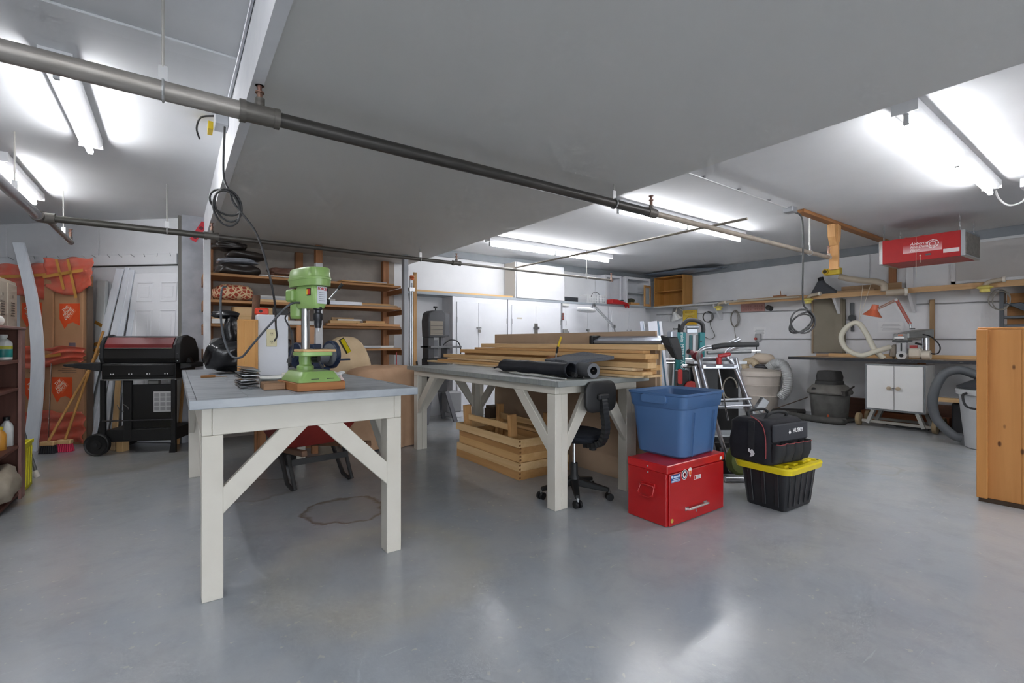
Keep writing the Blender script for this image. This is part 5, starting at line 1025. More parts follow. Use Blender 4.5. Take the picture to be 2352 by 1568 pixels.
for i, (px, w, m, lab) in enumerate(((1518, .10, '#dfe3ec', 'wide white guide rail leaning behind the lumber stack'), (1503, .03, '#c9d0de', 'slim guide rail leaning behind the lumber stack'))):
    t = T('guide_rail', lab, 'guide rail', (4.36-.10*i, 3.16+.07*i, 0), group='guide rails leaning behind the lumber'); r_ = Vector((.812, -.5835, 0))
    for k, (o, ww, mm) in enumerate(((0, w, m), (w*.62, w*.16, '#5b7f96'), (w*.85, w*.28, '#e4e8ef'))): M().bar(r_*o+Vector((0, 0, .01)), r_*(o-.17)+Vector((0, 0, 1.42)), ww, .012, (-.5835, -.812, 0)).obj('rail_strip', mat(mm, .35), t)
# barrel separator and its hose
TB2 = mat('#cbc2b8', .6, c2='#bfb6ab', ns=5)
t = T('dust_barrel', 'beige plastic barrel with cloth lid and corrugated hose by the wall', 'dust barrel', (8.28, 4.12, 0))
M().lathe([(.24, 0), (.26, .02), (.29, .26), (.30, .27), (.29, .28), (.31, .44), (.32, .45), (.31, .46), (.325, .6), (.35, .61), (.355, .66), (.34, .69), (.2, .73), (.0, .74)], (0, 0, 0), 28).obj('barrel', TB2, t, smooth=40)
P_ = cr([(.0, -.15, .74), (.02, -.24, .82), (.02, -.38, .80), (.02, -.45, .6), (.02, -.43, .4), (.02, -.34, .26)], 12)
M().tube(P_, [.075+.006*(i % 2) for i in range(len(P_))], 14).obj('hose', mat('#b2b4b4', .5), t, smooth=30)
P_ = cr([(.0, .24, .69), (.0, .26, .82), (.0, .14, .86), (.0, .06, .78)], 8); M().tube(P_, [.06+.005*(i % 2) for i in range(len(P_))], 12).obj('elbow_hose', mat('#bfae92', .5), t, smooth=30)
M().tube(cr([(.0, .08, .78), (-.03, .02, .76), (.0, -.06, .76), (.0, -.12, .74)], 5), .04, 8).obj('clamp', mat('#4c4c50', .5, .5), t, smooth=60)
M().ball((.1, -.0, .9), (.1, .2, .1), 18, 10, crumple(41, .1)).obj('filter_bag', mat('#c9bba9', .9), t, smooth=180)
# shop vacuum with hose on the floor
VG = mat('#5f5e5b', .7, c2='#4c4b48', ns=9); VD = mat('#3a3a38', .8, c2='#4a4946', ns=10)
t = T('shop_vacuum', 'dusty grey shop vacuum standing by the wall under the bench', 'vacuum', (8.12, 2.99, 0), -10)
M().lathe([(.22, .04), (.235, .06), (.26, .38), (.262, .40), (.245, .405)], (0, 0, 0), 26).obj('drum', VG, t, smooth=40)
M().loftz([(.41, rrect(.52, .52, .18, 5)), (.43, rrect(.54, .54, .19, 5)), (.46, rrect(.52, .52, .18, 5)), (.53, rrect(.42, .42, .15, 5)), (.55, rrect(.36, .36, .13, 5))]).obj('head', mat('#6b6964', .7, c2='#57554f', ns=8), t, smooth=40)
M().loftz([(.551, rrect(.33, .33, .1, 5)), (.6, rrect(.32, .32, .1, 5)), (.605, rrect(.30, .30, .1, 5)), (.66, rrect(.31, .31, .1, 5)), (.74, rrect(.26, .26, .06, 5)), (.755, rrect(.24, .24, .06, 5))]).obj('motor_cover', mat('#2b2b2a', .7), t, smooth=40)
M().cyl((-.24, .09, .475), (-.25, .09, .475), .03, seg=12).obj('port', BLACK, t); M().box(-.27, -.262, -.15, -.12, .05, .12).obj('drain_cap', mat('#c05a34', .5), t)
M().loftz([(.02, rrect(.56, .56, .1, 4)), (.05, rrect(.5, .5, .1, 4))]).obj('dolly', VD, t)
for x in (-.2, .2):
    for y in (-.2, .2): M().ball((x, y, .02), .02, 10, 6).obj('caster', BLACK, t)
M().tube([(-.1, -.26, .44), (-.2, -.45, .56)], .012, 7).box(-.14, -.06, -.3, -.24, .4, .47).obj('crevice_tool', mat('#33302d', .7), t)
P_ = cr([(7.88, 3.5, .05), (7.78, 3.2, .05), (7.74, 2.95, .05), (7.76, 2.74, .05), (7.84, 2.70, .05)], 14)
one('vacuum_hose', 'thick dark hose curving over the floor before the shop vacuum', 'hose', M().tube(P_, [.048+.003*(i % 2) for i in range(len(P_))], 12), VD, smooth=30)
P_ = cr([(8.1, 3.45, .045), (8.0, 3.75, .05), (8.2, 3.7, .05), (8.4, 3.45, .05)], 10)
one('vacuum_hose', 'short black hose coiled on the floor beside the barrel', 'hose', M().tube(P_, .042, 12), mat('#2f2e2c', .7), smooth=60)
one('thin_wand', 'thin dark rod leaning from the floor to the shop vacuum', 'rod', M().tube([(7.95, 3.72, .1), (8.15, 3.3, .32)], .008, 6), mat('#4a3a30', .6))
one('dark_plank', 'rough dark plank lying along the wall behind the vacuum', 'board', M().box(8.61, 8.70, 1.5, 3.0, 0, .32), wood('#6d4a38', '#543628', 1))
# trash can with hose
t = T('trash_can', 'pale grey trash can with black lid and thick hose beside the pine cabinet', 'trash can', (7.40, 1.11, 0))
M().lathe([(.22, 0), (.235, .01), (.29, .60), (.31, .605), (.315, .66), (.30, .665), (.0, .665)], (0, 0, 0), 28).obj('can', mat('#a9abac', .55), t, smooth=40)
M().lathe([(.30, .666), (.31, .69), (.22, .74), (.1, .8), (.0, .805)], (0, 0, 0), 24).obj('lid', mat('#3a3d42', .45, c2='#2d3035', ns=6), t, smooth=50)
M().tube(cr([(-.24, .17, .63), (-.30, .2, .6), (-.32, .16, .48), (-.34, .0, .47), (-.32, -.06, .5), (-.3, -.05, .63)], 5), .012, 8).obj('handle', BLACK, t, smooth=50)
P_ = cr([(.05, .1, .79), (.0, .28, .87), (-.05, .42, .80), (-.08, .50, .55), (-.06, .48, .3), (-.05, .34, .12), (-.03, .26, .09)], 12); M().tube(P_, .05, 14).obj('hose', mat('#55585b', .5), t, smooth=60)
one('black_shop_box', 'black plastic case on the floor behind the trash can', 'case', M().box(8.1, 8.6, 1.15, 1.6, .0, .42), mat('#1f2023', .5), bev=.02)
one('pine_rail', 'pine rail lying across the case behind the trash can', 'board', M().bar((8.05, 1.72, .45), (8.15, .9, .45), .09, .05), PINE[1])

# ---------------------------------------------------------------- cabinet wall
CABW = mat('#dcdee2', .5, c2='#d2d4d9', ns=2)
one('ledge_shelf', 'long blue-grey ledge board running over the tall cabinets', 'shelf', M().box(2.78, 8.495, 6.54, 6.898, 1.915, 1.955), mat('#a3abb2', .5, c2='#969ea5', ns=3))
def padlock(p, x, z, y=-.375):
    h = M().box(x-.045, x+.045, y-.008, y, z-.012, z+.012).obj('hasp', mat('#9b9c9d', .3, .9), p)
    M().box(x-.022, x+.022, y-.03, y-.009, z-.075, z-.025).obj('padlock', mat('#b1afa8', .3, .9), h, bev=.005); M().tube([(x-.015, y-.02, z-.03), (x-.015, y-.02, z), (x+.015, y-.02, z), (x+.015, y-.02, z-.03)], .004, 6).obj('shackle', CHROME, h)
for x0, x1, xm, lab, lock in ((3.55, 4.60, 4.02, 'tall white cabinet with silver padlock beside the band saw', 1), (4.62, 5.82, 5.21, 'tall white cabinet with a long hinged hasp below the white hood', 2), (5.86, 7.08, 6.49, 'tall white cabinet with a hasp behind the magnifier lamp', 1), (7.10, 8.25, 7.69, 'tall white cabinet with small keyholes in the room corner', 0)):
    t = T('tall_cabinet', lab, 'cabinet', (x0, 6.895, 0), group='tall white cabinets along the wall')
    w = x1-x0; M().box(0, w, -.352, 0, 0, 1.912).obj('carcass', CABW, t, bev=.002)
    for a, b in ((.07, xm-x0-.003), (xm-x0+.003, w-.02)): 
        d_ = M().box(a, b, -.372, -.353, .1, 1.83).obj('door', CABW, t, bev=.003)
        for z in (.4, 1.5): M().box(a-.004 if a < .1 else b-.006, a+.006 if a < .1 else b+.004, -.376, -.37, z, z+.09).obj('hinge', STEEL, d_)
    if lock == 1: padlock(t, xm-x0, 1.42)
    elif lock == 2: hp = M().box(xm-x0-.035, xm-x0+.035, -.383, -.3725, 1.33, 1.52).obj('hasp', mat('#8d8a84', .4, .8), t); M().box(xm-x0-.07, xm-x0+.07, -.388, -.384, 1.42, 1.46).obj('bolt', STEEL, hp)
    else:
        for e in (-.06, .06): M().cyl((xm-x0+e, -.3725, 1.43), (xm-x0+e, -.378, 1.43), .014, seg=10).obj('keyhole', STEEL, t)
    if lock == 2: M().box(.17, .28, -.3736, -.3725, 1.59, 1.615).obj('tape_label', mat('#b5afa0', .6), t)
t = T('light_switch', 'red and black switch plate on the cabinet upright', 'switch', (5.86, 6.541, 1.62)); M().box(-.03, .03, -.012, 0, -.02, .11).obj('plate', mat('#6b5f5c', .5), t, bev=.003)
for z in (.0, .045, .09): M().box(-.018, .018, -.02, -.0125, z-.012, z+.012).obj('toggle', mat('#8f4a44', .5), t)
t = T('disconnect_switch', 'grey cast disconnect box with side lever on the cabinets', 'switch', (5.90, 6.541, 1.36)); M().box(-.05, .05, -.06, 0, -.05, .07).obj('box', mat('#a7a8a6', .4, .6), t, bev=.01); M().bar((.05, -.04, .04), (.11, -.05, -.03), .012, .012).obj('lever', STEEL, t)
one('paper_tag', 'small white holder under the ledge above the switch plate', 'tag', M().box(5.83, 5.99, 6.50, 6.538, 1.86, 1.905), mat('#cfd0cc', .5), bev=.006)
# boxed hood on the ledge
t = T('boxed_hood', 'white plywood boxed hood on the ledge under the ceiling', 'hood', (4.78, 6.895, 1.957))
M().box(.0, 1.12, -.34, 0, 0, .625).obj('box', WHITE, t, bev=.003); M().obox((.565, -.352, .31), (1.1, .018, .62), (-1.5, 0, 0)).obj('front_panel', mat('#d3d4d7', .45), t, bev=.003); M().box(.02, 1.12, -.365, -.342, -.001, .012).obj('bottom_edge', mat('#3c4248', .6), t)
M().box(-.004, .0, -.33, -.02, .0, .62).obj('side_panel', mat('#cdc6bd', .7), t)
one('ledge_lath', 'long pine lath lying on the ledge beside the hood', 'board', M().box(2.8, 4.74, 6.57, 6.62, 1.956, 1.985), PINE[0])
one('ledge_lath', 'grey-brown strip lying behind the pine lath on the ledge', 'board', M().box(3.0, 4.5, 6.68, 6.72, 1.956, 1.975), BROWN[0])
t = T('black_crate', 'small black slatted box on the ledge beside the hood', 'box', (5.95, 6.58, 1.957)); M().box(0, .34, .0, .22, 0, .015).obj('base', BLACK, t)
for a in ((0, .34, 0, .012), (0, .34, .208, .22), (0, .012, .0125, .2075), (.328, .34, .0125, .2075)): M().box(*a, .016, .085).obj('side', mat('#33363b', .5), t)
t = T('wire_basket', 'white wire basket with hoop handle on the ledge', 'basket', (6.50, 6.56, 1.957)); WW = mat('#e2e3e3', .4)
for k in range(12): x = .02+k*.045; M().box(x-.006, x+.006, 0, .004, 0, .15).obj('wire', WW, t)
for z in (.0, .05, .1, .15): M().box(0, .55, -.003, .003, z, z+.008).obj('wire', WW, t)
for z in (.0, .15): M().box(0, .55, .2, .206, z, z+.008).obj('wire', WW, t); 
for x in (0, .545): M().box(x, x+.006, 0, .2, .0, .008).obj('wire', WW, t); M().box(x, x+.006, 0, .2, .15, .158).obj('wire', WW, t)
M().tube([(.35+.12*math.cos(a), .1, .13+.1*math.sin(a)) for a in [math.pi*i/12 for i in range(13)]], .006, 6).obj('hoop_handle', mat('#5c5e61', .4), t)
t = T('car_ramp', 'red metal car ramp lying on the ledge', 'car ramp', (7.10, 6.44, 1.957)); M().prism([(0, 0), (0, .09), (.15, .09), (.48, .03), (.5, -.03), (.47, -.03), (.46, 0)], 0, .16, 'xz').obj('ramp', mat('#b01c20', .4), t, bev=.006); M().box(.3, .36, .02, .14, .075, .09).obj('stop', BLACK, t)
for x in (.38, .46): M().box(x, x+.03, -.01, .01, -.07, .0).obj('foot', mat('#b01c20', .4), t)
for x0, x1, lab, gl_ in ((7.08, 7.56, 'plain white open wall cupboard on the ledge', 0), (7.62, 8.42, 'white open cupboard with glass shelf holding odds and ends', 1)):
    t = T('open_cupboard', lab, 'cupboard', (x0, 6.89, 1.957), group='open cupboards on the ledge'); w = x1-x0; d0 = -.26 if not gl_ else -.33
    for b in (M().box(0, .02, d0, 0, 0, .6), M().box(w-.02, w, d0, 0, 0, .6), M().box(.021, w-.021, d0, 0, .58, .6), M().box(.021, w-.021, d0, 0, 0, .018), M().box(.021, w-.021, -.012, 0, .019, .579)): b.obj('panel', CABW, t, bev=.002)
    for a in ((0, .05, .0, .6), (w-.05, w, 0, .6), (.0505, w-.0505, .55, .6)): M().box(a[0], a[1], d0-.018, d0-.001, a[2], a[3]).obj('face_frame', CABW, t)
    if gl_: M().box(.03, w-.03, -.3, -.02, .27, .282).obj('shelf', mat('#c5cccd', .1), t)
one('odds_pile', 'dark green bundle of cord inside the white cupboard', 'cord', M().ball((7.9, 6.7, 2.05), (.15, .1, .07), 16, 10, crumple(51, .25)), mat('#5a5a44', .8, c2='#34342a', ns=20), smooth=180)
one('small_tray', 'small timber tray in the white cupboard', 'tray', M().box(7.82, 8.1, 6.58, 6.66, 1.978, 2.03), PINE2[0])
t = T('framed_door', 'small timber-framed glazed door leaning at the cupboard', 'door', (8.16, 6.50, 1.957), 8); t['kind'] = 'thing'
for a in ((0, .05, 0, .45), (.22, .27, 0, .45)): M().box(a[0], a[1], 0, .02, a[2], a[3]).obj('stile', PINE2[2], t)
for a in ((.0505, .2195, 0, .05), (.0505, .2195, .4, .45)): M().box(a[0], a[1], 0, .02, a[2], a[3]).obj('rail', PINE2[0], t)
M().box(.0505, .2195, .008, .012, .0505, .3995).obj('pane', mat('#b9c4c6', .08, alpha=.45), t)
t = T('shelf_box', 'open orange-brown two-tier shelf box in the room corner', 'shelf box', (8.485, 5.78, 1.962)); OW = wood('#b98646', '#a3722f', 2)
for b in (M().box(0, .33, 0, .018, 0, .62), M().box(0, .33, .702, .72, 0, .62), M().box(0, .33, .0185, .7015, .60, .62), M().box(0, .33, .0185, .7015, 0, .018), M().box(.01, .33, .0185, .7015, .30, .315), M().box(.318, .33, .0185, .7015, .0185, .5995)): b.obj('panel', OW, t, bev=.002)
one('plastic_film', 'sagging blue-grey plastic film over the shelf box', 'plastic film', M().grid(lambda u, v: (8.34+.46*v, 5.0+1.75*u, 2.665-.09*math.sin(math.pi*u)*(1-v)*v*3-.06*max(0, .35-u)*(1 if v < .6 else .3)*3), 14, 8), mat('#7d8a99', .3, alpha=.9), smooth=180, solid=.002)
# band saw
BS = mat('#4a4b4e', .5); BS2 = mat('#65666b', .45)
t = T('band_saw', 'dark grey floor band saw beside the tall cabinets', 'band saw', (3.17, 6.38, 0))
M().prism([(-.17, 1.26), (-.18, 1.5), (-.16, 1.62), (-.1, 1.655), (.06, 1.66), (.1, 1.62), (.1, 1.26)], -.14, .1, 'xz').obj('upper_housing', BS, t, bev=.012)
M().box(-.155, .05, -.152, -.1405, 1.29, 1.5).obj('vent_panel', mat('#8b8378', .7), t, bev=.004); M().box(.105, .19, -.1, .06, 1.28, 1.62).obj('side_cover', BS2, t, bev=.01)
for k in range(3): M().box(-.15, .045, -.156, -.1525, 1.32+k*.055, 1.325+k*.055).obj('groove', BLKM, t)
M().box(-.17, -.08, -.12, .08, .95, 1.259).obj('neck', BS, t, bev=.006); M().box(-.08, -.0, -.1, .05, .98, 1.22).obj('guard_box', BS2, t, bev=.006); M().box(.06, .1, -.06, .0, 1.12, 1.259).obj('blade_guide', BS2, t); M().cyl((.08, -.03, 1.15), (.13, -.03, 1.15), .02, seg=10).obj('guide_knob', STEEL, t)
M().box(-.17, .34, -.2, .16, 1.105, 1.135).obj('work_table', mat('#7b7c7e', .35, .7), t, bev=.004)
M().box(-.17, .14, -.12, .12, .45, .949).obj('lower_housing', mat('#3b3c3e', .5), t, bev=.012); M().box(.141, .2, -.1, .1, .6, 1.1).obj('trunnion', BS2, t, bev=.01)
for x in (-1, 1):
    for y in (-.12, .12): M().bar((x*.13, y, .449), (x*.24, y*1.6, .0), .06, .03, (0, 1, 0)).obj('leg', BS2, t)
M().box(.16, .40, -.1, .12, .12, .44).obj('motor_box', mat('#8d8e91', .5), t, bev=.02)
M().tube(cr([(.1, -.05, 1.14), (.2, -.08, 1.22), (.32, -.1, 1.20), (.38, -.1, 1.08), (.36, -.1, .9), (.34, -.1, .7)], 7), .009, 7).obj('power_cord', BLACK, t, smooth=60); M().cyl((.0, 0, 1.66), (.0, 0, 1.70), .008, seg=8).cyl((.0, 0, 1.70), (.0, 0, 1.725), .03, seg=10).obj('tension_knob', BLACK, t, smooth=40)
# magnifier lamp
t = T('magnifier_lamp', 'white round magnifier lamp on a jointed arm before the cabinets', 'lamp', (6.98, 6.25, 0))
LWH = mat('#d7d9da', .4)
M().lathe([(.17, 0), (.18, .02), (.17, .05), (.1, .065), (.0, .065)], (-.80, .0, 1.76), 24, (0, 8, 0)).obj('lamp_head', LWH, t, smooth=40); M().cyl((-.78, 0, 1.765), (-.78, 0, 1.775), .11, seg=20).obj('lens', mat('#c8d2d6', .1), t)
for e in (-.012, .012): M().tube([(-.60+e, 0, 1.88+e), (-.06+e, 0, 1.50+e)], .012, 7).obj('arm_tube', mat('#cdd0d3', .3, .7), t, smooth=40)
M().cyl((-.60, -.02, 1.88), (-.60, .02, 1.88), .03, seg=12).tube([(-.60, 0, 1.88), (-.66, 0, 1.82)], .012, 7).obj('joint', STEEL, t); M().cyl((-.05, -.025, 1.49), (-.05, .025, 1.49), .035, seg=12).obj('joint', STEEL, t)
M().tube([(-.05, 0, 1.48), (.0, 0, 1.36), (.0, 0, .03)], .013, 8).obj('pole', STEEL, t, smooth=40); M().lathe([(.16, 0), (.16, .02), (.02, .04)], (0, 0, 0), 18).obj('base', mat('#6d6f71', .5), t, smooth=40)

# ---------------------------------------------------------------- bench wall: ledge, conduits and hung things
t = T('ledge_shelf', 'raw pine ledge on brackets along the bench wall', 'shelf', (8.67, 3.4, 1.93))
M().box(-.17, .178, 1.4, 3.13, 0, .03).obj('board', mat('#cfd0cf', .6, c2='#c2c3c2', ns=3), t); M().box(-.17, .178, -3.2, 1.398, 0, .03).obj('board', PINE[1], t, bev=.003); M().box(-.185, -.171, -3.2, 1.4, -.04, .035).obj('lip', wood('#c7a377', '#ad8556', 1), t)
for y in (1.75, -1.25, -.3, -2.4): M().prism([(.178, -.001), (-.12, -.001), (-.12, -.03), (.13, -.3), (.178, -.3)], y-.02, y+.02, 'xz').obj('bracket', WHITE, t, bev=.003)
def conduit(lab, pts, m='#a8aaac'):
    return one('wall_conduit', lab, 'conduit', M().tube(pts, .009, 7), mat(m, .4, .5), smooth=40, group='conduits on the bench wall')
conduit('thin metal conduit high on the wall above the hanging cords', [(8.835, 6.7, 1.80), (8.835, 3.5, 1.735)])
conduit('thin conduit with a corner bend beside the pine ledge', [(8.835, 2.15, 1.93), (8.835, 2.15, 1.745), (8.835, .4, 1.71)])
conduit('thin conduit running low along the wall behind the saw', [(8.835, 4.36, 1.245), (8.835, .4, 1.225)])
t = T('wall_outlet', 'grey outlet box with red plug on the wall behind the stands', 'outlet', (8.848, 4.42, 1.27)); M().box(-.05, 0, -.05, .05, -.07, .07).obj('box', mat('#9fa1a2', .4, .5), t, bev=.005); M().cyl((-.08, .03, -.02), (-.05, .03, -.02), .022, seg=10).obj('plug', mat('#b34a44', .5), t)
M().tube([(-.04, .02, -.07), (-.05, .03, -.35)], .008, 6).obj('cable', BLKM, t)
# clip lamp, yellow clock sign
t = T('clip_lamp', 'white clip lamp with dark round back hanging under the ledge', 'lamp', (8.80, 6.1, 1.95)); M().cyl((.03, .06, -.12), (.045, .06, -.12), .13, seg=22).obj('back_disc', mat('#9a9896', .6), t)
M().lathe([(.03, 0), (.05, .05), (.13, .17), (.13, .175)], (-.06, .08, -.12), 18, (165, -15, 0)).obj('shade', mat('#e3e4e2', .5), t, smooth=40); M().tube([(-.05, .0, .0), (-.03, .06, -.12)], .012, 7).tube([(-.05, .0, .0), (.0, -.1, -.1)], .009, 7).obj('arm', mat('#d3cdbd', .5), t)
t = T('wall_sign', 'square yellow printed sign on the bench wall', 'sign', (8.822, 5.845, 1.55)); M().box(-.01, 0, -.165, .165, 0, .31).obj('panel', mat('#d9b93c', .6, c2='#cfae55', ns=6), t); M().box(-.012, -.0101, -.16, .16, .01, .055).obj('strip', mat('#dfaa10', .5), t)
for k_ in range(7): M().box(-.0125, -.0101, -.11+k_*.033, -.088+k_*.033, .255, .285).obj('printed_mark', mat('#a8873c', .6), t); M().box(-.0125, -.0101, -.10+k_*.03, -.08+k_*.03, .215, .235).obj('printed_mark', mat('#e9d79a', .6), t)
M().tube([(-.011, .10*math.cos(a), .06+.12*math.sin(a)) for a in [math.pi*i/14 for i in range(15)]], .004, 5).obj('dial_arc', mat('#8d7430', .6), t)
def coil(lab, y, z, r1, r2, tail, m, n=3):
    b = M()
    for k in range(n): b.tube([(8.812-.006*k, y+(r1-.006*k)*math.cos(a)+.01*k, z-r2+(r2-.004*k)*math.sin(a)) for a in [2*math.pi*i/22 for i in range(23)]], .006, 6)
    b.tube(cr([(8.812, y-r1*.4, z-r2*1.6)]+[(8.812, y+dy, z+dz) for dy, dz in tail], 6), .006, 6); b.cyl((8.85, y, z), (8.815, y, z+.005), .006, seg=6)
    return one('cord_coil', lab, 'cord', b, m, smooth=60, group='cord coils hung on the bench wall')
coil('dark cord coil with long tails on the wall beside the yellow sign', 5.42, 1.81, .11, .11, [(-.05, -.3), (-.14, -.5), (-.02, -.56), (.1, -.5)], mat('#55534f', .6))
coil('pale grey cord coil hanging on the wall beside the red sign', 4.85, 1.80, .085, .16, [(.02, -.35), (-.02, -.6)], mat('#8a8780', .6))
t = T('red_sign', 'faded red stencilled sign under the ledge', 'sign', (8.844, 4.535, 1.755)); M().box(-.012, 0, -.225, .225, 0, .16).obj('panel', mat('#b08a84', .7, c2='#a87d78', ns=8), t); [M().box(-.0132, -.0121, -.19+.042*k_, -.165+.042*k_, .03+.06*j_, .065+.06*j_).obj('faded_mark', mat('#9c716d', .7), t) for k_ in range(9) if k_ != 4 for j_ in (0, 1)]
def notice(lab, y, z, w, h):
    t = T('paper_notice', lab, 'paper', (8.849, y, z)); M().box(-.003, 0, -w/2, w/2, 0, h).obj('sheet', mat('#e4e5e6', .8), t)
    for k in range(5): M().box(-.0036, -.0031, -w*.4+.01*(k % 3), w*.4-.012*((k+1) % 3), h*.2+k*h*.13, h*.2+k*h*.13+.006).obj('text_line', mat('#a6a8ac', .8), t)
notice('white paper notice above the outlet box', 4.41, 1.31, .22, .16); notice('white paper notice behind the orange lamp', 2.44, 1.34, .30, .16)
one('pipe_stub', 'short black pipe stub on the wall under the ledge', 'pipe', M().cyl((8.85, 4.2, 1.80), (8.76, 4.22, 1.82), .045, seg=14), mat('#3a3a3a', .6), smooth=40)
t = T('gray_panel', 'olive grey board with timber edge leaning on the wall', 'board', (8.80, 3.25, 1.0)); M().box(-.02, .0, -.20, .225, .02, .9).obj('board', mat('#8f8878', .7, c2='#857e6f', ns=3), t); M().box(-.03, .02, .2255, .25, .0, .9).obj('edge', wood('#a38d74', '#8a745c', 2), t); M().box(-.02, .02, -.235, -.2005, .0, .88).obj('edge', mat('#77705f', .7), t); M().cyl((-.024, -.08, .87), (-.02, -.08, .87), .012, seg=10).obj('hole', BLACK, t)
t = T('pipe_wrench', 'black iron tool hanging on the wall beside the olive board', 'tool', (8.82, 2.93, 1.38)); M().box(-.012, .01, -.03, .02, .24, .44).obj('shank', mat('#5a5d60', .5, .6), t, bev=.004); M().lathe([(.025, -.02), (.05, -.02), (.05, .02), (.025, .02)], (0, 0, .2), 16, (0, 90, 0)).obj('ring', mat('#4a4c4e', .4, .7), t, smooth=40); M().bar((0, -.005, -.02), (0, 0, .17), .04, .025).obj('handle', mat('#4f5254', .5, .6), t, bev=.004)
one('wall_stick', 'worn wooden batten standing upright on the saw bench', 'stick', M().box(8.80, 8.83, 1.92, 1.975, .968, 1.80), wood('#a88a64', '#8b6e4c', 2), bev=.003)
# things along the ledge
t = T('duct_hood', 'black plastic dust hood sitting on the ledge', 'dust hood', (8.66, 3.25, 1.962)); M().loft([[(x, y, 0) for x, y in rrect(.22, .40, .03, 3)], [(x, y, .02) for x, y in rrect(.21, .38, .03, 3)], [(x, y+.06, .2) for x, y in rrect(.1, .12, .03, 3)], [(x, y+.06, .24) for x, y in rrect(.08, .09, .035, 3)]]).obj('hood', mat('#4a4c52', .5), t, smooth=35); M().cyl((0, .06, .24), (-.02, .065, .29), .042, seg=14).obj('spout', BLKM, t, smooth=40)
one('ledge_board', 'timber offcut leaning on the ledge behind the duct arm', 'board', M().box(8.74, 8.77, 2.28, 3.05, 1.961, 2.08), wood('#ad8e6a', '#93734e', 1), bev=.002)
one('ledge_board', 'square timber tray lying on the ledge under the duct arm', 'board', M().box(8.55, 8.72, 2.55, 3.05, 1.961, 2.0), wood('#a88a68', '#8d6d48', 1), bev=.002)
one('ledge_board', 'thin plank lying on the ledge between the cord coils', 'board', M().box(8.60, 8.68, 3.55, 4.7, 1.961, 1.985), wood('#b5946c', '#957348', 1))
one('ledge_board', 'small timber wedge upright on the ledge plank', 'board', M().box(8.6, 8.66, 3.85, 4.05, 1.986, 2.01).cyl((8.63, 3.93, 2.01), (8.63, 3.94, 2.09), .006, seg=6), BROWN[1])
one('steel_square', 'grey steel bars lying on the white part of the ledge', 'steel bar', M().box(8.52, 8.56, 4.75, 5.5, 1.961, 1.978).box(8.57, 8.6, 4.7, 5.3, 1.961, 1.974), mat('#6a6d70', .4, .7))
# duct arm with yellow cap
PV = mat('#b5a997', .5, c2='#a89b88', ns=5); YP = mat('#e3c53a', .45)
t = T('dust_duct', 'grey plastic dust pipe with yellow end fitting along the ledge', 'duct', (8.3, 0, 0))
M().tube(cr([(0, 2.92, 2.20), (0, 2.8, 2.15), (.0, 2.6, 2.10), (.02, 2.45, 2.07), (.05, 2.38, 2.02), (.05, 2.375, 1.93)], 6), .045, 12).obj('pipe', PV, t, smooth=50)
M().tube([(.06, 2.36, 1.90), (.12, 2.12, 1.905)], .048, 12).obj('pipe', PV, t, smooth=40); M().lathe([(.055, 0), (.055, .03)], (.11, 2.16, 1.905), 14, (90, 0, 20)).obj('collar', mat('#d8d4c8', .5), t)
fl = M().box(-.05, .05, 2.9, 3.12, 2.235, 2.335).obj('yellow_fitting', YP, t, bev=.006); M().cyl((-.05, 3.09, 2.285), (-.085, 3.09, 2.285), .04, seg=16).obj('inlet', mat('#d9b22a', .45), fl, smooth=40); M().cyl((-.0855, 3.09, 2.285), (-.088, 3.09, 2.285), .028, seg=14).obj('bore', mat('#4a3f1a', .7), fl)
for p in ((0, 2.62, 2.06), (0, 2.52, 2.05)): M().cyl(p, (-.12, 2.63, 1.5), .003, seg=5).obj('support_cord', mat('#d2c7b2', .7), t)
for y, z, lab in ((3.42, 1.86, 'yellow cone fitting on a pipe stub above the olive board'), (1.35, 1.87, 'yellow round fitting on a pipe under the ledge near the corner'), (4.98, 1.83, 'small yellow fitting on the pipe bend near the red sign')):
    t = T('duct_fitting', lab, 'duct fitting', (8.44, y, z), group='yellow duct fittings under the ledge')
    M().lathe([(.03, -.04), (.05, -.035), (.05, .0), (.08, .02), (.08, .03), (.04, .05), (.0, .05)], (0, 0, 0), 16).obj('cap', mat('#dccb6a', .5), t, smooth=40)
    M().tube(cr([(0, 0, .04), (.0, -.04, .09), (.0, -.16, .11)] if y < 4 else [(0, 0, .04), (0, -.01, .09), (0, -.12, .11)], 5), .028, 10).obj('pipe_stub', PV, t, smooth=50); M().lathe([(.034, 0), (.034, .025)], (0, -.16 if y < 4 else -.12, .11), 14, (90, 0, 0)).obj('collar', mat('#d8d4c8', .5), t)
one('ledge_duct', 'long thin plastic pipe strapped along the ledge front', 'duct', M().cyl((8.46, 4.85, 1.945), (8.46, 3.55, 1.945), .018, seg=10), PV, smooth=40)
# saw bench
t = T('saw_bench', 'long narrow bench with worn black edge along the wall', 'bench', (8.45, 2.0, 0))
M().box(-.40, .36, -1.6, 1.55, .925, .955).obj('top', wood('#c2a98c', '#a98d6c', 1), t); M().box(-.415, -.401, -1.6, 1.55, .915, .957).obj('edge', mat('#2c2e33', .7, c2='#8f8c86', ns=30, stretch=(1, .4, 3), lo=.6, hi=.66), t)
M().box(.2, .24, -1.6, 1.2, .956, 1.01).obj('fence', PINE[1], t); M().box(.25, .28, .5, 1.4, .956, 1.0).obj('fence', wood('#b99a78', '#a07f5a', 1), t)
for y in (-1.4, .05): M().box(.26, .34, y-.04, y+.04, 0, .924).obj('leg', BROWN[2], t)
M().bar((-.3, -.75, .90), (.3, -.55, .2), .03, .09, (0, 1, 0)).obj('brace', mat('#c5c0b5', .6), t)
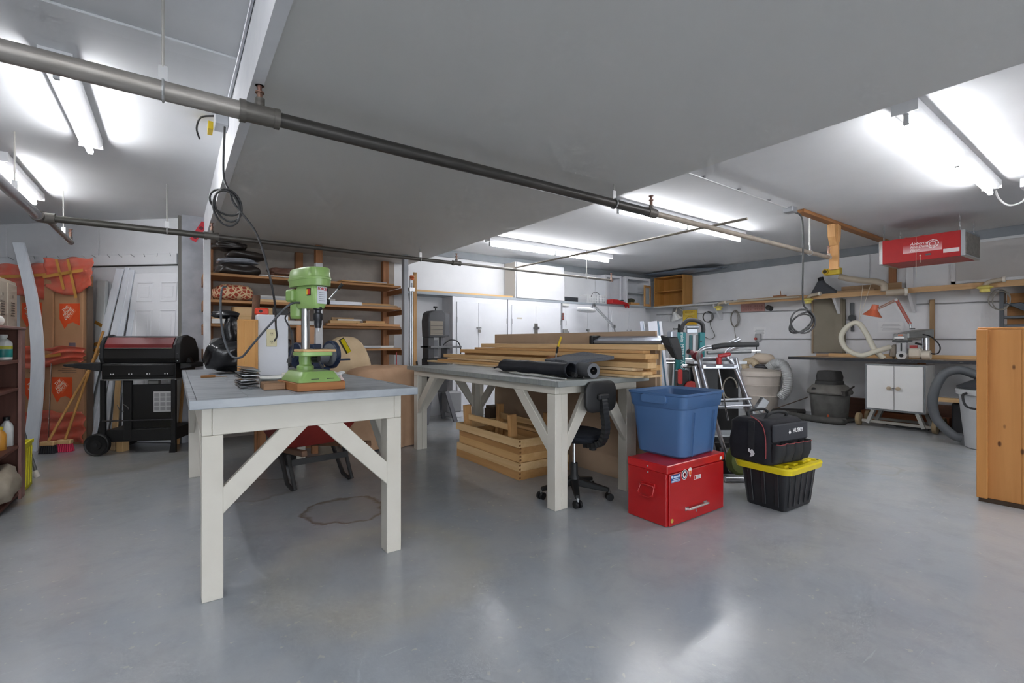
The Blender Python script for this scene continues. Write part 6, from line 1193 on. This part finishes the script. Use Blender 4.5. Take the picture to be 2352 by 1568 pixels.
# radial arm saw
GS = mat('#8d8f8d', .4, .4); CR2 = mat('#cfc7b8', .45)
t = T('radial_arm_saw', 'grey and cream radial arm saw on the wall bench', 'radial arm saw', (8.3, 2.03, .957))
M().cyl((.28, -.06, 0), (.28, -.06, .12), .06, seg=14).obj('column_base', mat('#777a7c', .5), t, smooth=40); M().cyl((.28, -.06, .12), (.28, -.06, .3), .045, seg=14).obj('column', CHROME, t, smooth=40)
M().loft([[(.4, y, z) for y, z in ((-.13, .3), (.03, .3), (.03, .42), (-.13, .42))], [(.1, y, z) for y, z in ((-.10, .29), (.06, .29), (.06, .4), (-.10, .4))], [(-.14, y, z) for y, z in ((.02, .28), (.15, .28), (.15, .36), (.02, .36))]]).obj('arm', GS, t, bev=.012)
pl2 = M().box(-.16, -.141, .03, .19, .265, .35).obj('name_plate', mat('#b9bcbe', .25, .8), t, bev=.004); M().box(-.163, -.1605, .06, .17, .285, .31).obj('badge', mat('#dcdcda', .4), pl2); M().box(-.163, -.1605, .08, .13, .32, .34).obj('badge', mat('#c76a4a', .4), pl2); M().box(-.163, -.1605, .075, .16, .27, .28).obj('badge', mat('#55585e', .4), pl2)
M().box(-.15, .03, .02, .2, .235, .262).obj('carriage', mat('#4a4c4e', .5), t, bev=.004)
M().box(-.13, -.03, .05, .16, .07, .234).obj('yoke', mat('#c3c6c9', .3, .6), t, bev=.01); M().box(-.134, -.1301, .095, .11, .1, .22).obj('slot', BLACK, t)
M().cyl((-.14, .10, .05), (-.02, .10, .05), .06, seg=20).obj('motor_end', mat('#d5d7d8', .3, .5), t, smooth=40); M().cyl((-.143, .1, .05), (-.14, .1, .05), .025, seg=12).obj('port', BLACK, t)
M().box(-.1, .02, -.10, .045, .02, .15).obj('motor', CR2, t, bev=.02); M().cyl((-.04, -.19, .06), (-.04, -.101, .06), .06, seg=18).obj('motor_fan', CR2, t, smooth=40); M().box(-.06, -.02, -.05, .03, .151, .19).obj('label_block', mat('#a83a38', .5), t)
M().loft([[(-.10, .17, .03), (.06, .17, .03), (.06, .25, .03), (-.10, .25, .03)], [(-.10, .17, .15), (.06, .17, .15), (.06, .24, .15), (-.10, .24, .15)], [(-.07, .18, .2), (.03, .18, .2), (.03, .22, .2), (-.07, .22, .2)]]).obj('blade_guard', mat('#8c8378', .6), t, bev=.012)
M().lathe([(.0, 0), (.085, 0), (.085, .003), (0, .003)], (-.02, .215, .075), 24, (90, 0, 0)).obj('blade', mat('#8d7f6c', .4, .6), t)
M().cyl((-.06, .0, .41), (-.06, .0, .425), .03, seg=12).obj('crank_knob', BLACK, t); M().tube([(-.08, -.04, .22), (-.1, -.11, .2)], .014, 8).obj('handle', BLACK, t, smooth=40)
M().tube(cr([(-.0, -.1, .34), (-.04, -.2, .3), (-.03, -.28, .18), (-.02, -.25, .08), (-.04, -.12, .1)], 7), .008, 7).obj('power_cord', BLKM, t, smooth=60)
# white hose loop and orange lamp
P_ = cr([(8.14, 2.32, .96), (8.12, 2.42, 1.08), (8.1, 2.5, 1.28), (8.08, 2.6, 1.46), (8.08, 2.72, 1.44), (8.08, 2.82, 1.28), (8.07, 2.76, 1.10), (8.07, 2.58, 1.0), (8.08, 2.42, 1.05), (8.22, 2.27, 1.12)], 10)
one('vacuum_hose', 'cream hose looped above the bench and tied to the ledge', 'hose', M().tube(P_, .036, 12), mat('#cdc9b8', .5), smooth=60)
ORL = mat('#cf6b4a', .4)
t = T('desk_lamp', 'orange jointed desk lamp clamped to the radial arm saw', 'lamp', (8.22, 2.04, 1.385))
M().tube([(0, 0, 0), (.0, .01, .06)], .012, 8).obj('clamp_post', STEEL, t)
for e in (-.012, .012): M().tube([(0, .01+e, .06), (0, .16+e, .40)], .009, 6).obj('lower_arm', mat('#a5483a', .4), t); M().tube([(0, .16, .40+e), (0, .37, .29+e)], .008, 6).obj('upper_arm', mat('#a07a68', .4), t)
M().cyl((-.015, .16, .40), (.015, .16, .40), .02, seg=10).obj('joint', STEEL, t); M().cyl((0, .37, .28), (-.01, .40, .29), .02, seg=10).obj('joint', STEEL, t)
M().lathe([(.0, .17), (.04, .165), (.045, .1), (.055, .08), (.12, .0), (.118, -.002), (.05, .075)], (-.01, .44, .185), 20, (15, 0, 0)).obj('shade', ORL, t, smooth=40)
# white cabinet on wheels
t = T('rolling_cabinet', 'white two-door cabinet on splayed legs with old wheels under the bench', 'cabinet', (7.99, 2.16, 0))
CBW = mat('#d5d5d3', .5, c2='#cbcbc8', ns=5); CBG = mat('#7d8184', .5)
M().box(.0, .42, -.33, .33, .24, .885).obj('carcass', CBW, t, bev=.003)
for a in ((-.33, .33, .24, .26), (-.33, .33, .868, .885), (-.33, -.312, .2605, .8675), (.312, .33, .2605, .8675)): M().box(-.006, -.0005, a[0], a[1], a[2], a[3]).obj('edge_strip', CBG, t)
for s in (-1, 1):
    d_ = M().box(-.02, -.007, .004 if s > 0 else -.308, .308 if s > 0 else -.004, .264, .864).obj('door', mat('#dededc', .5), t, bev=.003); M().lathe([(.012, 0), (.012, .015), (.026, .02), (.026, .035), (.0, .04)], (-.021, s*.05, .56), 14, (0, -90, 0)).obj('knob', mat('#b5a48c', .5), d_, smooth=40)
M().box(-.026, -.0205, -.02, .02, .552, .564).obj('latch', STEEL, t)
for x, y, s in ((.03, .24, 1), (.03, -.24, -1), (.39, .24, 1), (.39, -.24, -1)): M().bar((x, y, .24), (x, y+s*.07, .05), .04, .09, (1, 0, 0)).obj('leg', mat('#a3a39e', .6), t)
for x in (.03, .39): M().bar((x, -.38, .075), (x, .38, .075), .035, .035).obj('axle_bar', mat('#9c9890', .6), t)
for x in (.03, .39):
    for s in (-1, 1): M().lathe([(.01, -.024), (.07, -.026), (.088, -.022), (.088, .022), (.07, .026), (.01, .024)], (x, s*.42, .088), 20, (90, 0, 0)).obj('wheel', mat('#9a8666', .8, c2='#857252', ns=8), t, smooth=40)
one('cable_tray', 'black power strip and tools lying on the floor under the white cabinet', 'power strip', M().box(8.2, 8.26, 1.85, 2.2, 0, .05).box(8.3, 8.36, 1.95, 2.35, 0, .04), mat('#232426', .6), bev=.006)
one('floor_plank', 'rust-brown plank lying on the floor behind the white cabinet wheels', 'board', M().box(8.48, 8.6, 1.7, 2.7, 0, .16), wood('#a3663f', '#87502e', 1))
# steel rack and pieces above the pine cabinet
t = T('wall_rack', 'steel tool rack with timber back and hanging cord near the corner', 'rack', (8.6, 1.0, 1.36))
M().box(.2, .24, -.6, .2, .0, .46).obj('back_board', wood('#c58f58', '#a9733e', 1), t); M().box(-.02, .02, .2, .24, .0, .5).obj('upright', mat('#5a5d60', .5, .5), t); M().box(.0, .19, .21, .23, .3, .5).obj('side_plate', mat('#6d665c', .6), t)
for z in (.02, .13, .29): M().box(-.02, .18, -.6, .199, z, z+.035).obj('steel_shelf', mat('#5c6166', .45, .4), t, bev=.004)
M().loft([[(-.05, .17, .31), (-.05, .05, .33), (.05, .05, .33), (.05, .17, .31)], [(-.05, -.3, .02), (-.05, -.42, .08), (.05, -.42, .08), (.05, -.3, .02)]]).obj('steel_chute', mat('#4d5258', .35, .6), t, bev=.006)
M().tube([(-.03, .24+.1*math.cos(a), .38+.13*math.sin(a)) for a in [2*math.pi*i/20 for i in range(21)]], .006, 6).tube([(-.04, .22+.08*math.cos(a), .36+.12*math.sin(a)) for a in [2*math.pi*i/20 for i in range(21)]], .006, 6).obj('cord', mat('#8c8880', .6), t)
